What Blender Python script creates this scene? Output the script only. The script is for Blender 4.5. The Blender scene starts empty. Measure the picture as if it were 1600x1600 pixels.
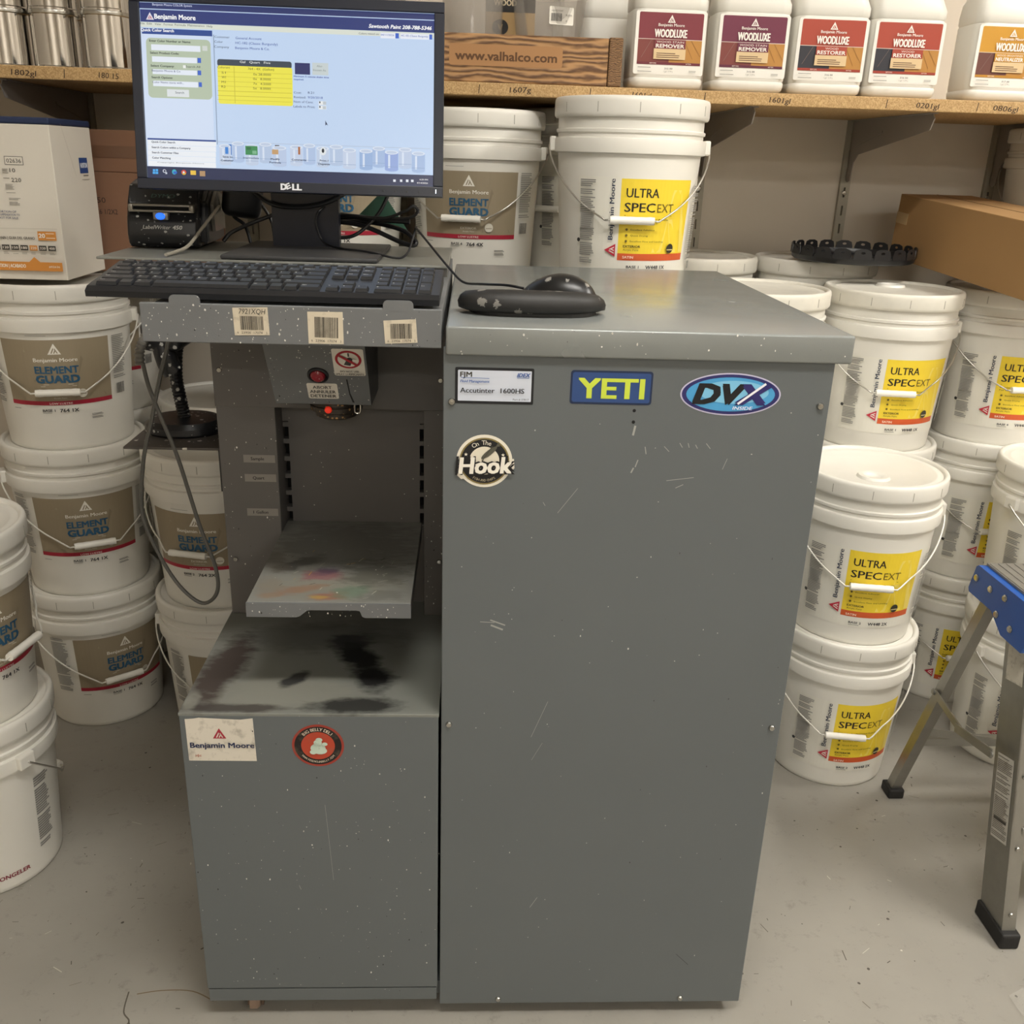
import bpy, bmesh, math, random
from mathutils import Matrix, Vector
random.seed(7)
scene = bpy.context.scene
COL = scene.collection

# ------------------------------------------------------------------ camera
cam_data = bpy.data.cameras.new('camera')
cam = bpy.data.objects.new('camera', cam_data)
COL.objects.link(cam)
cam_data.sensor_width = 36.0
cam_data.lens = 1480.0 / 1600.0 * 36.0
cam_data.clip_start = 0.02
RX = Vector((0.998769, -0.038561, 0.031216)); RD = Vector((0.015708, -0.351031, -0.936232)); RF = Vector((0.047059, 0.935569, -0.349993))
m3 = Matrix((RX, -RD, -RF)).transposed()
cam.matrix_world = Matrix.Translation((0.0, -1.18, 1.331)) @ m3.to_4x4()
scene.camera = cam

# ------------------------------------------------------------------ world, exposure
world = bpy.data.worlds.new('world'); scene.world = world
world.use_nodes = True
world.node_tree.nodes['Background'].inputs[0].default_value = (0.9, 0.92, 1.0, 1)
world.node_tree.nodes['Background'].inputs[1].default_value = 0.15
scene.view_settings.view_transform = 'Standard'
scene.view_settings.look = 'None'
scene.view_settings.exposure = 0.2
scene.view_settings.gamma = 1.0
scene.view_settings.use_curve_mapping = False
# ceiling fittings: (x, y, half_x, half_y, strength)
CEIL_Z = 2.9
LIGHTS = [(2.15, -0.15, 0.14, 0.62, 47.0, 'long ceiling light over the step ladder side'),
          (0.3, -0.75, 0.62, 0.12, 36.0, 'ceiling light crossways above the front of the machine'),
          (2.3, -3.4, 0.62, 0.12, 50.0, 'ceiling light far behind on the right'),
          (-1.9, -3.6, 0.62, 0.12, 10.0, 'ceiling light far behind on the left'),
          (0.2, -5.4, 0.62, 0.12, 62.0, 'farthest ceiling light behind the viewer')]
LIGHT_COL = (1.0, 0.962, 0.895, 1)

# ------------------------------------------------------------------ helpers
def srgb(h):
    if not isinstance(h, str):
        return tuple(h) if len(h) == 4 else tuple(h) + (1.0,)
    v = [int(h[i:i + 2], 16) / 255.0 for i in (0, 2, 4)]
    return tuple([(c / 12.92 if c <= 0.04045 else ((c + 0.055) / 1.055) ** 2.4) for c in v] + [1.0])

MATS = {}
def nt_base(name):
    m = bpy.data.materials.new(name); m.use_nodes = True
    nt = m.node_tree; b = nt.nodes['Principled BSDF']
    MATS[name] = m
    return m, nt, b
def N(nt, t, **kw):
    n = nt.nodes.new(t)
    for k, v in kw.items():
        if k in n.inputs: n.inputs[k].default_value = v
        else: setattr(n, k, v)
    return n
def math_n(nt, op, a, b=None, c=None, clamp=False):
    n = nt.nodes.new('ShaderNodeMath'); n.operation = op; n.use_clamp = clamp
    for i, v in enumerate((a, b, c)):
        if v is None: continue
        if isinstance(v, (int, float)): n.inputs[i].default_value = v
        else: nt.links.new(v, n.inputs[i])
    return n.outputs[0]
def mix_c(nt, f, a, b):
    n = nt.nodes.new('ShaderNodeMix'); n.data_type = 'RGBA'
    for sock, v in ((n.inputs[0], f), (n.inputs[6], a), (n.inputs[7], b)):
        if isinstance(v, (int, float)): sock.default_value = v
        elif isinstance(v, (tuple, list)): sock.default_value = v
        else: nt.links.new(v, sock)
    return n.outputs[2]
def obj_co(nt): return nt.nodes.new('ShaderNodeTexCoord').outputs['Object']
def noise(nt, co, scale, detail=3, rough=0.55):
    n = N(nt, 'ShaderNodeTexNoise', Scale=scale, Detail=detail, Roughness=rough)
    nt.links.new(co, n.inputs['Vector']); return n.outputs['Fac']
def ramp(nt, f, lo, hi):
    n = N(nt, 'ShaderNodeMapRange'); n.inputs['From Min'].default_value = lo; n.inputs['From Max'].default_value = hi
    n.clamp = True; nt.links.new(f, n.inputs['Value']); return n.outputs[0]
def bump(nt, b, h, strength, dist=0.001):
    n = N(nt, 'ShaderNodeBump', Strength=strength, Distance=dist)
    nt.links.new(h, n.inputs['Height']); nt.links.new(n.outputs[0], b.inputs['Normal'])
def specks(nt, co, scale, size, seed_keep=0.5):
    v = N(nt, 'ShaderNodeTexVoronoi', Scale=scale)
    nt.links.new(co, v.inputs['Vector'])
    sep = N(nt, 'ShaderNodeSeparateColor'); nt.links.new(v.outputs['Color'], sep.inputs[0])
    keep = math_n(nt, 'GREATER_THAN', sep.outputs[0], 1 - seed_keep)
    rad = math_n(nt, 'MULTIPLY', sep.outputs[1], size)
    nz = noise(nt, co, scale * 6, 2)
    d = math_n(nt, 'ADD', v.outputs['Distance'], math_n(nt, 'MULTIPLY', math_n(nt, 'SUBTRACT', nz, 0.5), size * 1.2))
    return math_n(nt, 'MULTIPLY', math_n(nt, 'LESS_THAN', d, rad), keep)
def M(name, col, rough=0.5, metal=0.0, var=0.08, scale=12.0, bmp=0.0, bscale=200.0, speck=None, rvar=0.0, **extra):
    if name in MATS: return MATS[name]
    m, nt, b = nt_base(name); c = srgb(col)
    co = obj_co(nt)
    f = noise(nt, co, scale)
    out = mix_c(nt, f, tuple(x * (1 - var) for x in c[:3]) + (1,), tuple(min(1, x * (1 + var)) for x in c[:3]) + (1,))
    if speck:
        s = specks(nt, co, speck[0], speck[1], speck[2]); out = mix_c(nt, s, out, srgb(speck[3]))
    nt.links.new(out, b.inputs['Base Color'])
    b.inputs['Roughness'].default_value = rough; b.inputs['Metallic'].default_value = metal
    if rvar:
        nt.links.new(math_n(nt, 'ADD', math_n(nt, 'MULTIPLY', math_n(nt, 'SUBTRACT', noise(nt, co, scale * 2.3), 0.5), rvar), rough), b.inputs['Roughness'])
    if bmp: bump(nt, b, noise(nt, co, bscale), bmp)
    for k, v in extra.items():
        k = k.replace('_', ' ')
        b.inputs[k].default_value = v
    return m

def link(name, me, mat, parent=None, loc=None, rot=None):
    o = bpy.data.objects.new(name, me); COL.objects.link(o)
    if mat is not None and not me.materials: me.materials.append(mat)
    if parent is not None: o.parent = parent
    if loc is not None: o.location = loc
    if rot is not None: o.rotation_euler = rot
    return o
def bm_mesh(bm, name, smooth=False, autos=None):
    bmesh.ops.recalc_face_normals(bm, faces=bm.faces)
    me = bpy.data.meshes.new(name); bm.to_mesh(me); bm.free()
    if smooth:
        for p in me.polygons: p.use_smooth = True
        if autos is not None: me.set_sharp_from_angle(angle=math.radians(autos))
    return me
def part(name, bm, mat, parent=None, smooth=False, loc=None, rot=None, autos=35):
    return link(name, bm_mesh(bm, name, smooth, autos), mat, parent, loc, rot)
def thing(name, label, cat, loc=(0, 0, 0), rot=(0, 0, 0), group=None):
    o = bpy.data.objects.new(name, None); COL.objects.link(o); o.empty_display_size = 0.05
    o.location = loc; o.rotation_euler = rot
    return tag(o, label, cat, group)
def tag(o, label, cat, group=None):
    o['label'] = label; o['category'] = cat
    if group: o['group'] = group
    return o
def struct(o): o['kind'] = 'structure'; return o
def bx(bm, x0, x1, y0, y1, z0, z1, bev=0.0, seg=2, mat=None):
    vs = [bm.verts.new(p) for p in ((x0, y0, z0), (x1, y0, z0), (x1, y1, z0), (x0, y1, z0), (x0, y0, z1), (x1, y0, z1), (x1, y1, z1), (x0, y1, z1))]
    fs = [bm.faces.new([vs[i] for i in f]) for f in ((0, 3, 2, 1), (4, 5, 6, 7), (0, 1, 5, 4), (1, 2, 6, 5), (2, 3, 7, 6), (3, 0, 4, 7))]
    if bev:
        es = list({e for f in fs for e in f.edges})
        bmesh.ops.bevel(bm, geom=es, offset=bev, segments=seg, affect='EDGES', profile=0.5)
    if mat is not None:
        r = bmesh.ops.transform(bm, matrix=mat, verts=[v for v in vs if v.is_valid])
    return vs
def boxm(*a, bev=0.0, seg=2):
    bm = bmesh.new(); bx(bm, *a, bev=bev, seg=seg); return bm
def lathe(bm, prof, n=48, cx=0, cy=0, a0=0.0):
    rings = []
    for r, z in prof:
        if r <= 1e-6: rings.append([bm.verts.new((cx, cy, z))])
        else: rings.append([bm.verts.new((cx + r * math.cos(a0 + 2 * math.pi * i / n), cy + r * math.sin(a0 + 2 * math.pi * i / n), z)) for i in range(n)])
    for a, b in zip(rings, rings[1:]):
        for i in range(n):
            j = (i + 1) % n
            if len(a) == 1 and len(b) == 1: break
            if len(a) == 1: bm.faces.new((a[0], b[j], b[i]))
            elif len(b) == 1: bm.faces.new((a[i], a[j], b[0]))
            else: bm.faces.new((a[i], a[j], b[j], b[i]))
def catmull(pts, sub=6):
    P = [Vector(p) for p in pts]; out = []
    for i in range(len(P) - 1):
        p0 = P[max(0, i - 1)]; p1 = P[i]; p2 = P[i + 1]; p3 = P[min(len(P) - 1, i + 2)]
        for k in range(sub):
            t = k / sub
            out.append(0.5 * ((2 * p1) + (p2 - p0) * t + (2 * p0 - 5 * p1 + 4 * p2 - p3) * t * t + (3 * p1 - p0 - 3 * p2 + p3) * t ** 3))
    out.append(P[-1]); return out
def tube(bm, pts, r, n=8, sub=6, radii=None):
    P = catmull(pts, sub) if sub else [Vector(p) for p in pts]
    prev = None; up = Vector((0.13, 0.31, 0.94)); rings = []
    for i, p in enumerate(P):
        t = (P[min(i + 1, len(P) - 1)] - P[max(i - 1, 0)])
        if t.length < 1e-9: t = Vector((0, 0, 1))
        t.normalize()
        a = t.cross(up) if prev is None else prev - t * prev.dot(t)
        if a.length < 1e-6: a = t.orthogonal()
        a.normalize(); prev = a; b = t.cross(a)
        rr = radii[min(i, len(radii) - 1)] if radii else r
        rings.append([bm.verts.new(p + (a * math.cos(2 * math.pi * k / n) + b * math.sin(2 * math.pi * k / n)) * rr) for k in range(n)])
    for u, v in zip(rings, rings[1:]):
        for k in range(n):
            bm.faces.new((u[k], u[(k + 1) % n], v[(k + 1) % n], v[k]))
    bm.faces.new(rings[0]); bm.faces.new(rings[-1])
def tubeo(name, pts, r, mat, parent=None, n=8, sub=6, loc=None):
    bm = bmesh.new(); tube(bm, pts, r, n, sub); return part(name, bm, mat, parent, smooth=True, loc=loc)
def prism(bm, poly, lo, hi, axis='x'):
    """extrude a 2D polygon along an axis; poly is (y,z) for x, (x,z) for y, (x,y) for z"""
    def mk(a, b, t): return {'x': (t, a, b), 'y': (a, t, b), 'z': (a, b, t)}[axis]
    A = [bm.verts.new(mk(a, b, lo)) for a, b in poly]; B = [bm.verts.new(mk(a, b, hi)) for a, b in poly]
    bm.faces.new(A); bm.faces.new(B); k = len(poly); side = []
    for i in range(k):
        side.append(bm.faces.new((A[i], A[(i + 1) % k], B[(i + 1) % k], B[i])))
    return A, B
def disc(bm, c, r, axis='y', h=0.003, n=20, dome=0.0):
    """short cylinder whose axis points along -y / z / x"""
    M_ = {'y': Matrix.Rotation(math.pi / 2, 4, 'X'), 'z': Matrix.Identity(4), 'x': Matrix.Rotation(-math.pi / 2, 4, 'Y'), 'X': Matrix.Rotation(math.pi / 2, 4, 'Y')}[axis]
    b2 = bmesh.new()
    prof = [(0, 0), (r, 0), (r, h * 0.6), (r * 0.75, h * 0.9 + dome), (0, h + dome)]
    lathe(b2, prof, n)
    bmesh.ops.transform(b2, matrix=Matrix.Translation(c) @ M_, verts=b2.verts)
    me = bpy.data.meshes.new('t'); b2.to_mesh(me); b2.free(); bm.from_mesh(me); bpy.data.meshes.remove(me)

# ------------------------------------------------------------------ print: flat coloured lettering and marks as thin layered meshes
TXT = {}
def text_geo(s, bold=0.0):
    key = (s, bold)
    if key in TXT: return TXT[key]
    cu = bpy.data.curves.new('t', 'FONT'); cu.body = s; cu.size = 1.0; cu.resolution_u = 2; cu.offset = bold
    ob = bpy.data.objects.new('t', cu)
    me = bpy.data.meshes.new_from_object(ob)
    V = [(v.co.x, v.co.y) for v in me.vertices]; F = [tuple(p.vertices) for p in me.polygons]
    bpy.data.objects.remove(ob); bpy.data.curves.remove(cu); bpy.data.meshes.remove(me)
    xs = [v[0] for v in V] or [0]
    TXT[key] = (V, F, min(xs), max(xs)); return TXT[key]
CAP = 0.72     # cap height of the built-in font at size 1
class Print:
    def __init__(s, eps=0.00025): s.v = []; s.f = []; s.c = []; s.layer = 0; s.eps = eps
    def _add(s, V, F, col, up=True):
        if up: s.layer += 1
        o = len(s.v); z = s.layer * s.eps; c = srgb(col)
        s.v += [(x, y, z) for x, y in V]; s.f += [tuple(i + o for i in f) for f in F]; s.c += [c] * len(F)
    def poly(s, P, col, up=True): s._add(P, [tuple(range(len(P)))], col, up)
    def rect(s, x0, y0, x1, y1, col, nx=1, up=True):
        if x1 < x0: x0, x1 = x1, x0
        if y1 < y0: y0, y1 = y1, y0
        V = []; F = []
        for i in range(nx + 1):
            x = x0 + (x1 - x0) * i / nx; V += [(x, y0), (x, y1)]
            if i: F.append((2 * i - 2, 2 * i, 2 * i + 1, 2 * i - 1))
        s._add(V, F, col, up)
    def rrect(s, x0, y0, x1, y1, r, col, k=5):
        P = []
        for cx, cy, a in ((x1 - r, y1 - r, 0), (x0 + r, y1 - r, 90), (x0 + r, y0 + r, 180), (x1 - r, y0 + r, 270)):
            P += [(cx + r * math.cos(math.radians(a + 90 * i / k)), cy + r * math.sin(math.radians(a + 90 * i / k))) for i in range(k + 1)]
        s.poly(P, col)
    def ell(s, cx, cy, rx, ry, col, n=28, rot=0.0):
        c, q = math.cos(rot), math.sin(rot)
        s.poly([(cx + rx * math.cos(2 * math.pi * i / n) * c - ry * math.sin(2 * math.pi * i / n) * q, cy + rx * math.cos(2 * math.pi * i / n) * q + ry * math.sin(2 * math.pi * i / n) * c) for i in range(n)], col)
    def line(s, P, w, col, up=True):
        if up: s.layer += 1
        for (x0, y0), (x1, y1) in zip(P, P[1:]):
            d = math.hypot(x1 - x0, y1 - y0) or 1e-9; nx, ny = -(y1 - y0) / d * w / 2, (x1 - x0) / d * w / 2
            s._add([(x0 + nx, y0 + ny), (x0 - nx, y0 - ny), (x1 - nx, y1 - ny), (x1 + nx, y1 + ny)], [(0, 1, 2, 3)], col, False)
    def text(s, t, x, y, h, col, w=None, bold=0.0, shear=0.0, align='l', rot=0.0, up=True):
        """baseline (x,y), cap height h, optional fitted width"""
        V, F, a, b = text_geo(t, 0.0)
        if not V: return
        k = h / CAP; sx = (w / (b - a)) if w else k; W = (b - a) * sx
        off = {'l': 0, 'c': -W / 2, 'r': -W}[align]; c, q = math.cos(rot), math.sin(rot)
        if up: s.layer += 1
        g = bold * k; nb = 0
        for gx, gy in (((0, 0),) if bold < .006 else ((-g, 0), (g, 0)) if bold < .03 else ((-g, -g * .6), (g, -g * .6), (-g, g * .6), (g, g * .6), (0, 0))):
            P = []
            for vx, vy in V:
                px = (vx - a) * sx + off + shear * vy * k + gx; py = vy * k + gy
                P.append((x + px * c - py * q, y + px * q + py * c))
            s._add(P, F, col, False)
            o_ = len(P); s.v[-o_:] = [(vx, vy, vz + nb * .00004) for vx, vy, vz in s.v[-o_:]]; nb += 1
    def arc_text(s, t, cx, cy, r, a_mid, h, col, span, bold=0.0, inner=False):
        n = len(t); s.layer += 1
        for i, ch in enumerate(t):
            if ch == ' ': continue
            f = (i - (n - 1) / 2) / max(1, n - 1) * span
            a = math.radians(a_mid + (f if inner else -f))
            s.text(ch, cx + r * math.cos(a), cy + r * math.sin(a), h, col, bold=bold, align='c', rot=a + (math.pi / 2 if inner else -math.pi / 2), up=False)
    def bars(s, x0, y0, x1, y1, col, n=24, seed=1):
        rr = random.Random(seed); s.layer += 1; x = x0; u = (x1 - x0) / n / 1.1
        while x < x1 - u:
            w = u * rr.choice((0.35, 0.5, 0.9)); s.rect(x, y0, min(x + w, x1), y1, col, up=False); x += w + u * rr.choice((0.35, 0.6))
    def fine(s, x0, y0, x1, y1, col, rows, seed=1, fill=0.55, nx=4):
        rr = random.Random(seed); s.layer += 1; dh = (y1 - y0) / rows
        for i in range(rows):
            if rr.random() < 0.1: continue
            s.rect(x0, y0 + dh * i, x0 + (x1 - x0) * rr.uniform(0.7, 1.0), y0 + dh * (i + fill), col, nx=nx, up=False)
    def logo(s, cx, cy, w, bg, fg, rot=0.0):
        """triangle badge with a double peak"""
        c, q = math.cos(rot), math.sin(rot); h = w * 0.9
        T = lambda P: [(cx + (a * c - b * q), cy + (a * q + b * c)) for a, b in P]
        s.poly(T([(-w / 2, -h / 2), (w / 2, -h / 2), (0, h / 2)]), bg)
        for P in ([(-.27, -.40), (-.17, -.40), (-.02, -.02), (-.05, .12)], [(-.07, -.40), (.02, -.40), (.12, -.16), (.07, -.06)], [(.19, -.40), (.28, -.40), (.07, .06), (0.02, .0)]):
            s.poly(T([(a * w, b * h) for a, b in P]), fg, up=False)
            s.v[-4:] = [(x, y, z + s.eps) for x, y, z in s.v[-4:]]
        s.layer += 1
    def mesh(s, name, mapf=None):
        me = bpy.data.meshes.new(name)
        V = [mapf(*p) for p in s.v] if mapf else s.v
        me.from_pydata(V, [], s.f)
        at = me.color_attributes.new('ink', 'FLOAT_COLOR', 'CORNER')
        i = 0
        for f, c in zip(s.f, s.c):
            for _ in f: at.data[i].color = c; i += 1
        return me
def print_mat(name, rough=0.45, emit=0.0, spec=0.5, dirt=0.0):
    m, nt, b = nt_base(name)
    a = N(nt, 'ShaderNodeVertexColor', layer_name='ink')
    c = a.outputs[0]
    if dirt:
        co = obj_co(nt); c = mix_c(nt, math_n(nt, 'MULTIPLY', ramp(nt, noise(nt, co, 60, 5, .65), .52, .75), dirt), c, srgb('6a6152'))
    nt.links.new(c, b.inputs['Base Color']); b.inputs['Roughness'].default_value = rough
    if emit:
        b.inputs['Base Color'].default_value = (0.01, 0.01, 0.012, 1)
        for l in list(b.inputs['Base Color'].links): nt.links.remove(l)
        nt.links.new(c, b.inputs['Emission Color']); b.inputs['Emission Strength'].default_value = emit
    return m
INK = print_mat('printed_label', 0.42)
INK_DIRTY = print_mat('worn_paper_label', 0.6, dirt=0.55)
INK_MATTE = print_mat('matte_print', 0.7)
SCREEN = print_mat('lit_screen', 0.25, emit=0.78)
def printo(name, P, mat, parent, origin=(0, 0, 0), xdir=(1, 0, 0), ydir=(0, 0, 1)):
    """planar print: local x,y -> parent space, layers rise along xdir cross ydir"""
    X = Vector(xdir).normalized(); Y = Vector(ydir).normalized(); Z = X.cross(Y); O = Vector(origin)
    me = P.mesh(name, lambda a, b, z: tuple(O + X * a + Y * b + Z * z))
    return link(name, me, mat, parent)

# ------------------------------------------------------------------ materials
GREY_PAINT = M('grey_machine_paint', '636869', 0.42, 0.0, 0.06, 3.5, 0.12, 900, speck=(45, 0.04, 0.6, 'b4b5af'), rvar=0.12)
GREY_LID = M('grey_lid_paint', '8d918f', 0.24, 0.3, 0.07, 5, 0.08, 700, speck=(26, 0.03, 0.5, 'c9cac4'), rvar=0.16)
GREY_DIRTY = M('grey_speckled_paint', '6d6f70', 0.45, 0.0, 0.12, 9, 0.15, 700, speck=(70, 0.10, 0.7, 'cfcdc5'), rvar=0.1)
GREY_COLUMN = M('grey_column_paint', '625f5c', 0.5, 0.0, 0.1, 7, 0.15, 700, speck=(65, 0.07, 0.6, 'c4c1b8'), rvar=0.1)
GREY_PLATE = M('grey_bare_plate', '84857f', 0.35, 0.3, 0.15, 14, 0.1, 500, speck=(40, 0.12, 0.5, 'd0cdc4'))
WHITE_PLASTIC = M('white_pail_plastic', 'e4e1d8', 0.36, 0.0, 0.03, 9, 0.0, 50, rvar=0.1, Subsurface_Weight=0.0)
WHITE_LID = M('white_lid_plastic', 'e2dfd6', 0.4, 0.0, 0.05, 16, 0.05, 120, rvar=0.15)
DUSTY_WHITE = M('dusty_white_plastic', 'dcd8cc', 0.5, 0.0, 0.14, 22, 0.05, 120)
WIRE = M('bare_steel_wire', 'c9c6bf', 0.3, 0.9, 0.05)
WIRE_WHITE = M('coated_wire', 'e2dfd6', 0.35, 0.2, 0.04)
GRIP = M('white_grip_plastic', 'f2efe6', 0.35, 0.0, 0.02)
BLACK_PL = M('black_plastic', '1a1b1e', 0.38, 0.0, 0.15, 30, 0.1, 500)
BLACK_SPECK = M('black_spattered_plastic', '18191c', 0.36, 0.0, 0.15, 30, 0.1, 400, speck=(110, 0.36, 0.6, 'a9a9a6'))
BEZEL = M('glare_tinted_bezel_plastic', '171b28', 0.3, 0.0, 0.1, 30)  # bluish glare of the screen put into the plastic's colour
KEY_MAT = M('black_key_plastic', '1b1c1f', 0.45, 0.0, 0.1, 40, 0.05, 600)
CABLE_BLK = M('black_cable', '15161a', 0.4, 0.0, 0.1)
CABLE_GRY = M('grey_cable', '53524e', 0.45, 0.0, 0.1)
CARTON = M('brown_cardboard', 'a07c50', 0.85, 0.0, 0.08, 6, 0.15, 300)
CARTON_DK = M('dark_brown_cardboard', '7c5a44', 0.85, 0.0, 0.1, 6, 0.15, 300)
CARTON_W = M('white_cardboard', 'd8d2c6', 0.75, 0.0, 0.05, 5, 0.1, 300)
BLUE_CARD = M('navy_cardboard', '1d2c4e', 0.6, 0.0, 0.1, 8)
CHROME = M('bright_tin', 'd4d2cf', 0.09, 1.0, 0.04, 20, 0.06, 14)
STEEL = M('screw_steel', 'b9b7b0', 0.25, 1.0, 0.05)
ALU = M('brushed_aluminium', '9a9891', 0.42, 0.85, 0.12, 25, 0.12, 250, rvar=0.2)
BLUE_PL = M('blue_ladder_plastic', '1f56a8', 0.42, 0.0, 0.08, 12, 0.1, 150)
RUBBER = M('black_rubber', '1c1b1a', 0.65, 0.0, 0.15, 30, 0.2, 200)
TREAD = M('grey_tread', '8d8a83', 0.6, 0.5, 0.15, 60, 0.3, 300)
BRACKET = M('grey_bracket_steel', '98918a', 0.5, 0.3, 0.08, 10)
UPRIGHT = M('grey_upright_steel', 'a09b8c', 0.5, 0.2, 0.1, 14)
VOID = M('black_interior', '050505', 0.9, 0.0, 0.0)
JUG = M('white_jug_plastic', 'e0ddd4', 0.42, 0.0, 0.03, 10, rvar=0.1)
RED_BTN = M('red_button_plastic', '8e1f2c', 0.3, 0.0, 0.1, 30, speck=(300, 0.3, 0.5, 'd8c8c4'))
def wood_mat(name, c0, c1, sx, rings=9.0, rough=0.65):
    m, nt, b = nt_base(name); co = obj_co(nt)
    mp = N(nt, 'ShaderNodeMapping'); mp.inputs['Scale'].default_value = sx; nt.links.new(co, mp.inputs['Vector'])
    w = N(nt, 'ShaderNodeTexWave', Scale=rings, Distortion=11.0, Detail=3.0); w.bands_direction = 'Z'; w.inputs['Detail Scale'].default_value = 1.2
    nt.links.new(mp.outputs[0], w.inputs['Vector'])
    f = math_n(nt, 'MULTIPLY', w.outputs['Fac'], math_n(nt, 'ADD', noise(nt, mp.outputs[0], 25, 4), 0.5))
    nt.links.new(mix_c(nt, f, srgb(c0), srgb(c1)), b.inputs['Base Color']); b.inputs['Roughness'].default_value = rough
    bump(nt, b, f, 0.4, 0.002); return m
WOOD = wood_mat('rough_brown_timber', 'b0875a', '5e4027', (2.2, 5, 8), 3.2)
ENDGRAIN = wood_mat('timber_end_grain', '8d6a45', '5a4028', (9, 9, 9), 9.0)
def osb():
    m, nt, b = nt_base('particle_board'); co = obj_co(nt)
    v = N(nt, 'ShaderNodeTexVoronoi', Scale=330.0); nt.links.new(co, v.inputs['Vector'])
    f = math_n(nt, 'ADD', math_n(nt, 'MULTIPLY', v.outputs['Distance'], 0.5), math_n(nt, 'MULTIPLY', noise(nt, co, 90, 5, .7), 0.6))
    nt.links.new(mix_c(nt, ramp(nt, f, 0.3, 0.75), srgb('9c7a4c'), srgb('c9a877')), b.inputs['Base Color']); b.inputs['Roughness'].default_value = 0.75
    bump(nt, b, f, 0.3, 0.002)
osb(); OSB = MATS['particle_board']
def floor_mat():
    m, nt, b = nt_base('painted_concrete'); co = obj_co(nt)
    c = mix_c(nt, ramp(nt, noise(nt, co, 2.3, 5, .6), .3, .7), srgb('918d85'), srgb('9e9a91'))
    c = mix_c(nt, math_n(nt, 'MULTIPLY', ramp(nt, noise(nt, co, 26, 8, .78), .56, .74), .5), c, srgb('5b564d'))
    c = mix_c(nt, specks(nt, co, 34, .10, .5), c, srgb('4b463e')); c = mix_c(nt, specks(nt, co, 21, .06, .4), c, srgb('cfcabf'))
    nt.links.new(c, b.inputs['Base Color'])
    nt.links.new(math_n(nt, 'ADD', math_n(nt, 'MULTIPLY', noise(nt, co, 9, 4), .25), .3), b.inputs['Roughness'])
    bump(nt, b, noise(nt, co, 120, 4), .1, .002); return m
def smear_mat(name, base, blobs, rough=0.4, sc=(24, 0.075, 0.6, 'c9cac4'), namp=0.9):
    """painted steel with worn-in paint smears and broad tone patches; blobs = (x, y, rx, ry, angle, colour, strength)"""
    m, nt, b = nt_base(name); co = obj_co(nt)
    sep = N(nt, 'ShaderNodeSeparateXYZ'); nt.links.new(co, sep.inputs[0])
    c = mix_c(nt, noise(nt, co, 9), tuple(x * .9 for x in srgb(base)[:3]) + (1,), tuple(x * 1.1 for x in srgb(base)[:3]) + (1,))
    mp = N(nt, 'ShaderNodeMapping'); mp.inputs['Rotation'].default_value = (0, 0, .6); mp.inputs['Scale'].default_value = (30, 90, 30); nt.links.new(co, mp.inputs['Vector'])
    streak = noise(nt, mp.outputs[0], 1.0, 4, .6); big = noise(nt, co, 22, 4, .6)
    rough_s = None
    for x, y, rx, ry, ang, col, st in blobs:
        dx = math_n(nt, 'SUBTRACT', sep.outputs[0], x); dy = math_n(nt, 'SUBTRACT', sep.outputs[1], y); ca, sa = math.cos(ang), math.sin(ang)
        u = math_n(nt, 'DIVIDE', math_n(nt, 'ADD', math_n(nt, 'MULTIPLY', dx, ca), math_n(nt, 'MULTIPLY', dy, sa)), rx)
        v = math_n(nt, 'DIVIDE', math_n(nt, 'SUBTRACT', math_n(nt, 'MULTIPLY', dy, ca), math_n(nt, 'MULTIPLY', dx, sa)), ry)
        d = math_n(nt, 'SQRT', math_n(nt, 'ADD', math_n(nt, 'MULTIPLY', u, u), math_n(nt, 'MULTIPLY', v, v)))
        d = math_n(nt, 'ADD', d, math_n(nt, 'ADD', math_n(nt, 'MULTIPLY', math_n(nt, 'SUBTRACT', streak, .5), namp), math_n(nt, 'MULTIPLY', math_n(nt, 'SUBTRACT', big, .5), namp)))
        k = math_n(nt, 'MULTIPLY', math_n(nt, 'SUBTRACT', 1.0, ramp(nt, d, .6, 1.15)), st)
        c = mix_c(nt, k, c, srgb(col))
        if st > .7: rough_s = k if rough_s is None else math_n(nt, 'MAXIMUM', rough_s, k)
    c = mix_c(nt, specks(nt, co, *sc[:3]), c, srgb(sc[3]))
    nt.links.new(c, b.inputs['Base Color']); b.inputs['Roughness'].default_value = rough
    if rough_s is not None: nt.links.new(math_n(nt, 'ADD', math_n(nt, 'MULTIPLY', rough_s, .35), rough), b.inputs['Roughness'])
    bump(nt, b, big, .12, .001); return m
def clear_mat(name, col, rough=0.08, alpha=.3):
    m, nt, b = nt_base(name); b.inputs['Base Color'].default_value = srgb(col); b.inputs['Roughness'].default_value = rough
    b.inputs['Alpha'].default_value = alpha; b.inputs['Specular IOR Level'].default_value = .8
    co = obj_co(nt); bump(nt, b, noise(nt, co, 40), .05, .001); return m
CLEAR = clear_mat('clear_plastic', 'a8a29a', .1, .28)
FILM = clear_mat('clear_film', 'e6e2da', 0.12, .22)
def emit_mat(name, col, s):
    m, nt, b = nt_base(name); b.inputs['Base Color'].default_value = srgb(col); b.inputs['Emission Color'].default_value = srgb(col); b.inputs['Emission Strength'].default_value = s; return m

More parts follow.
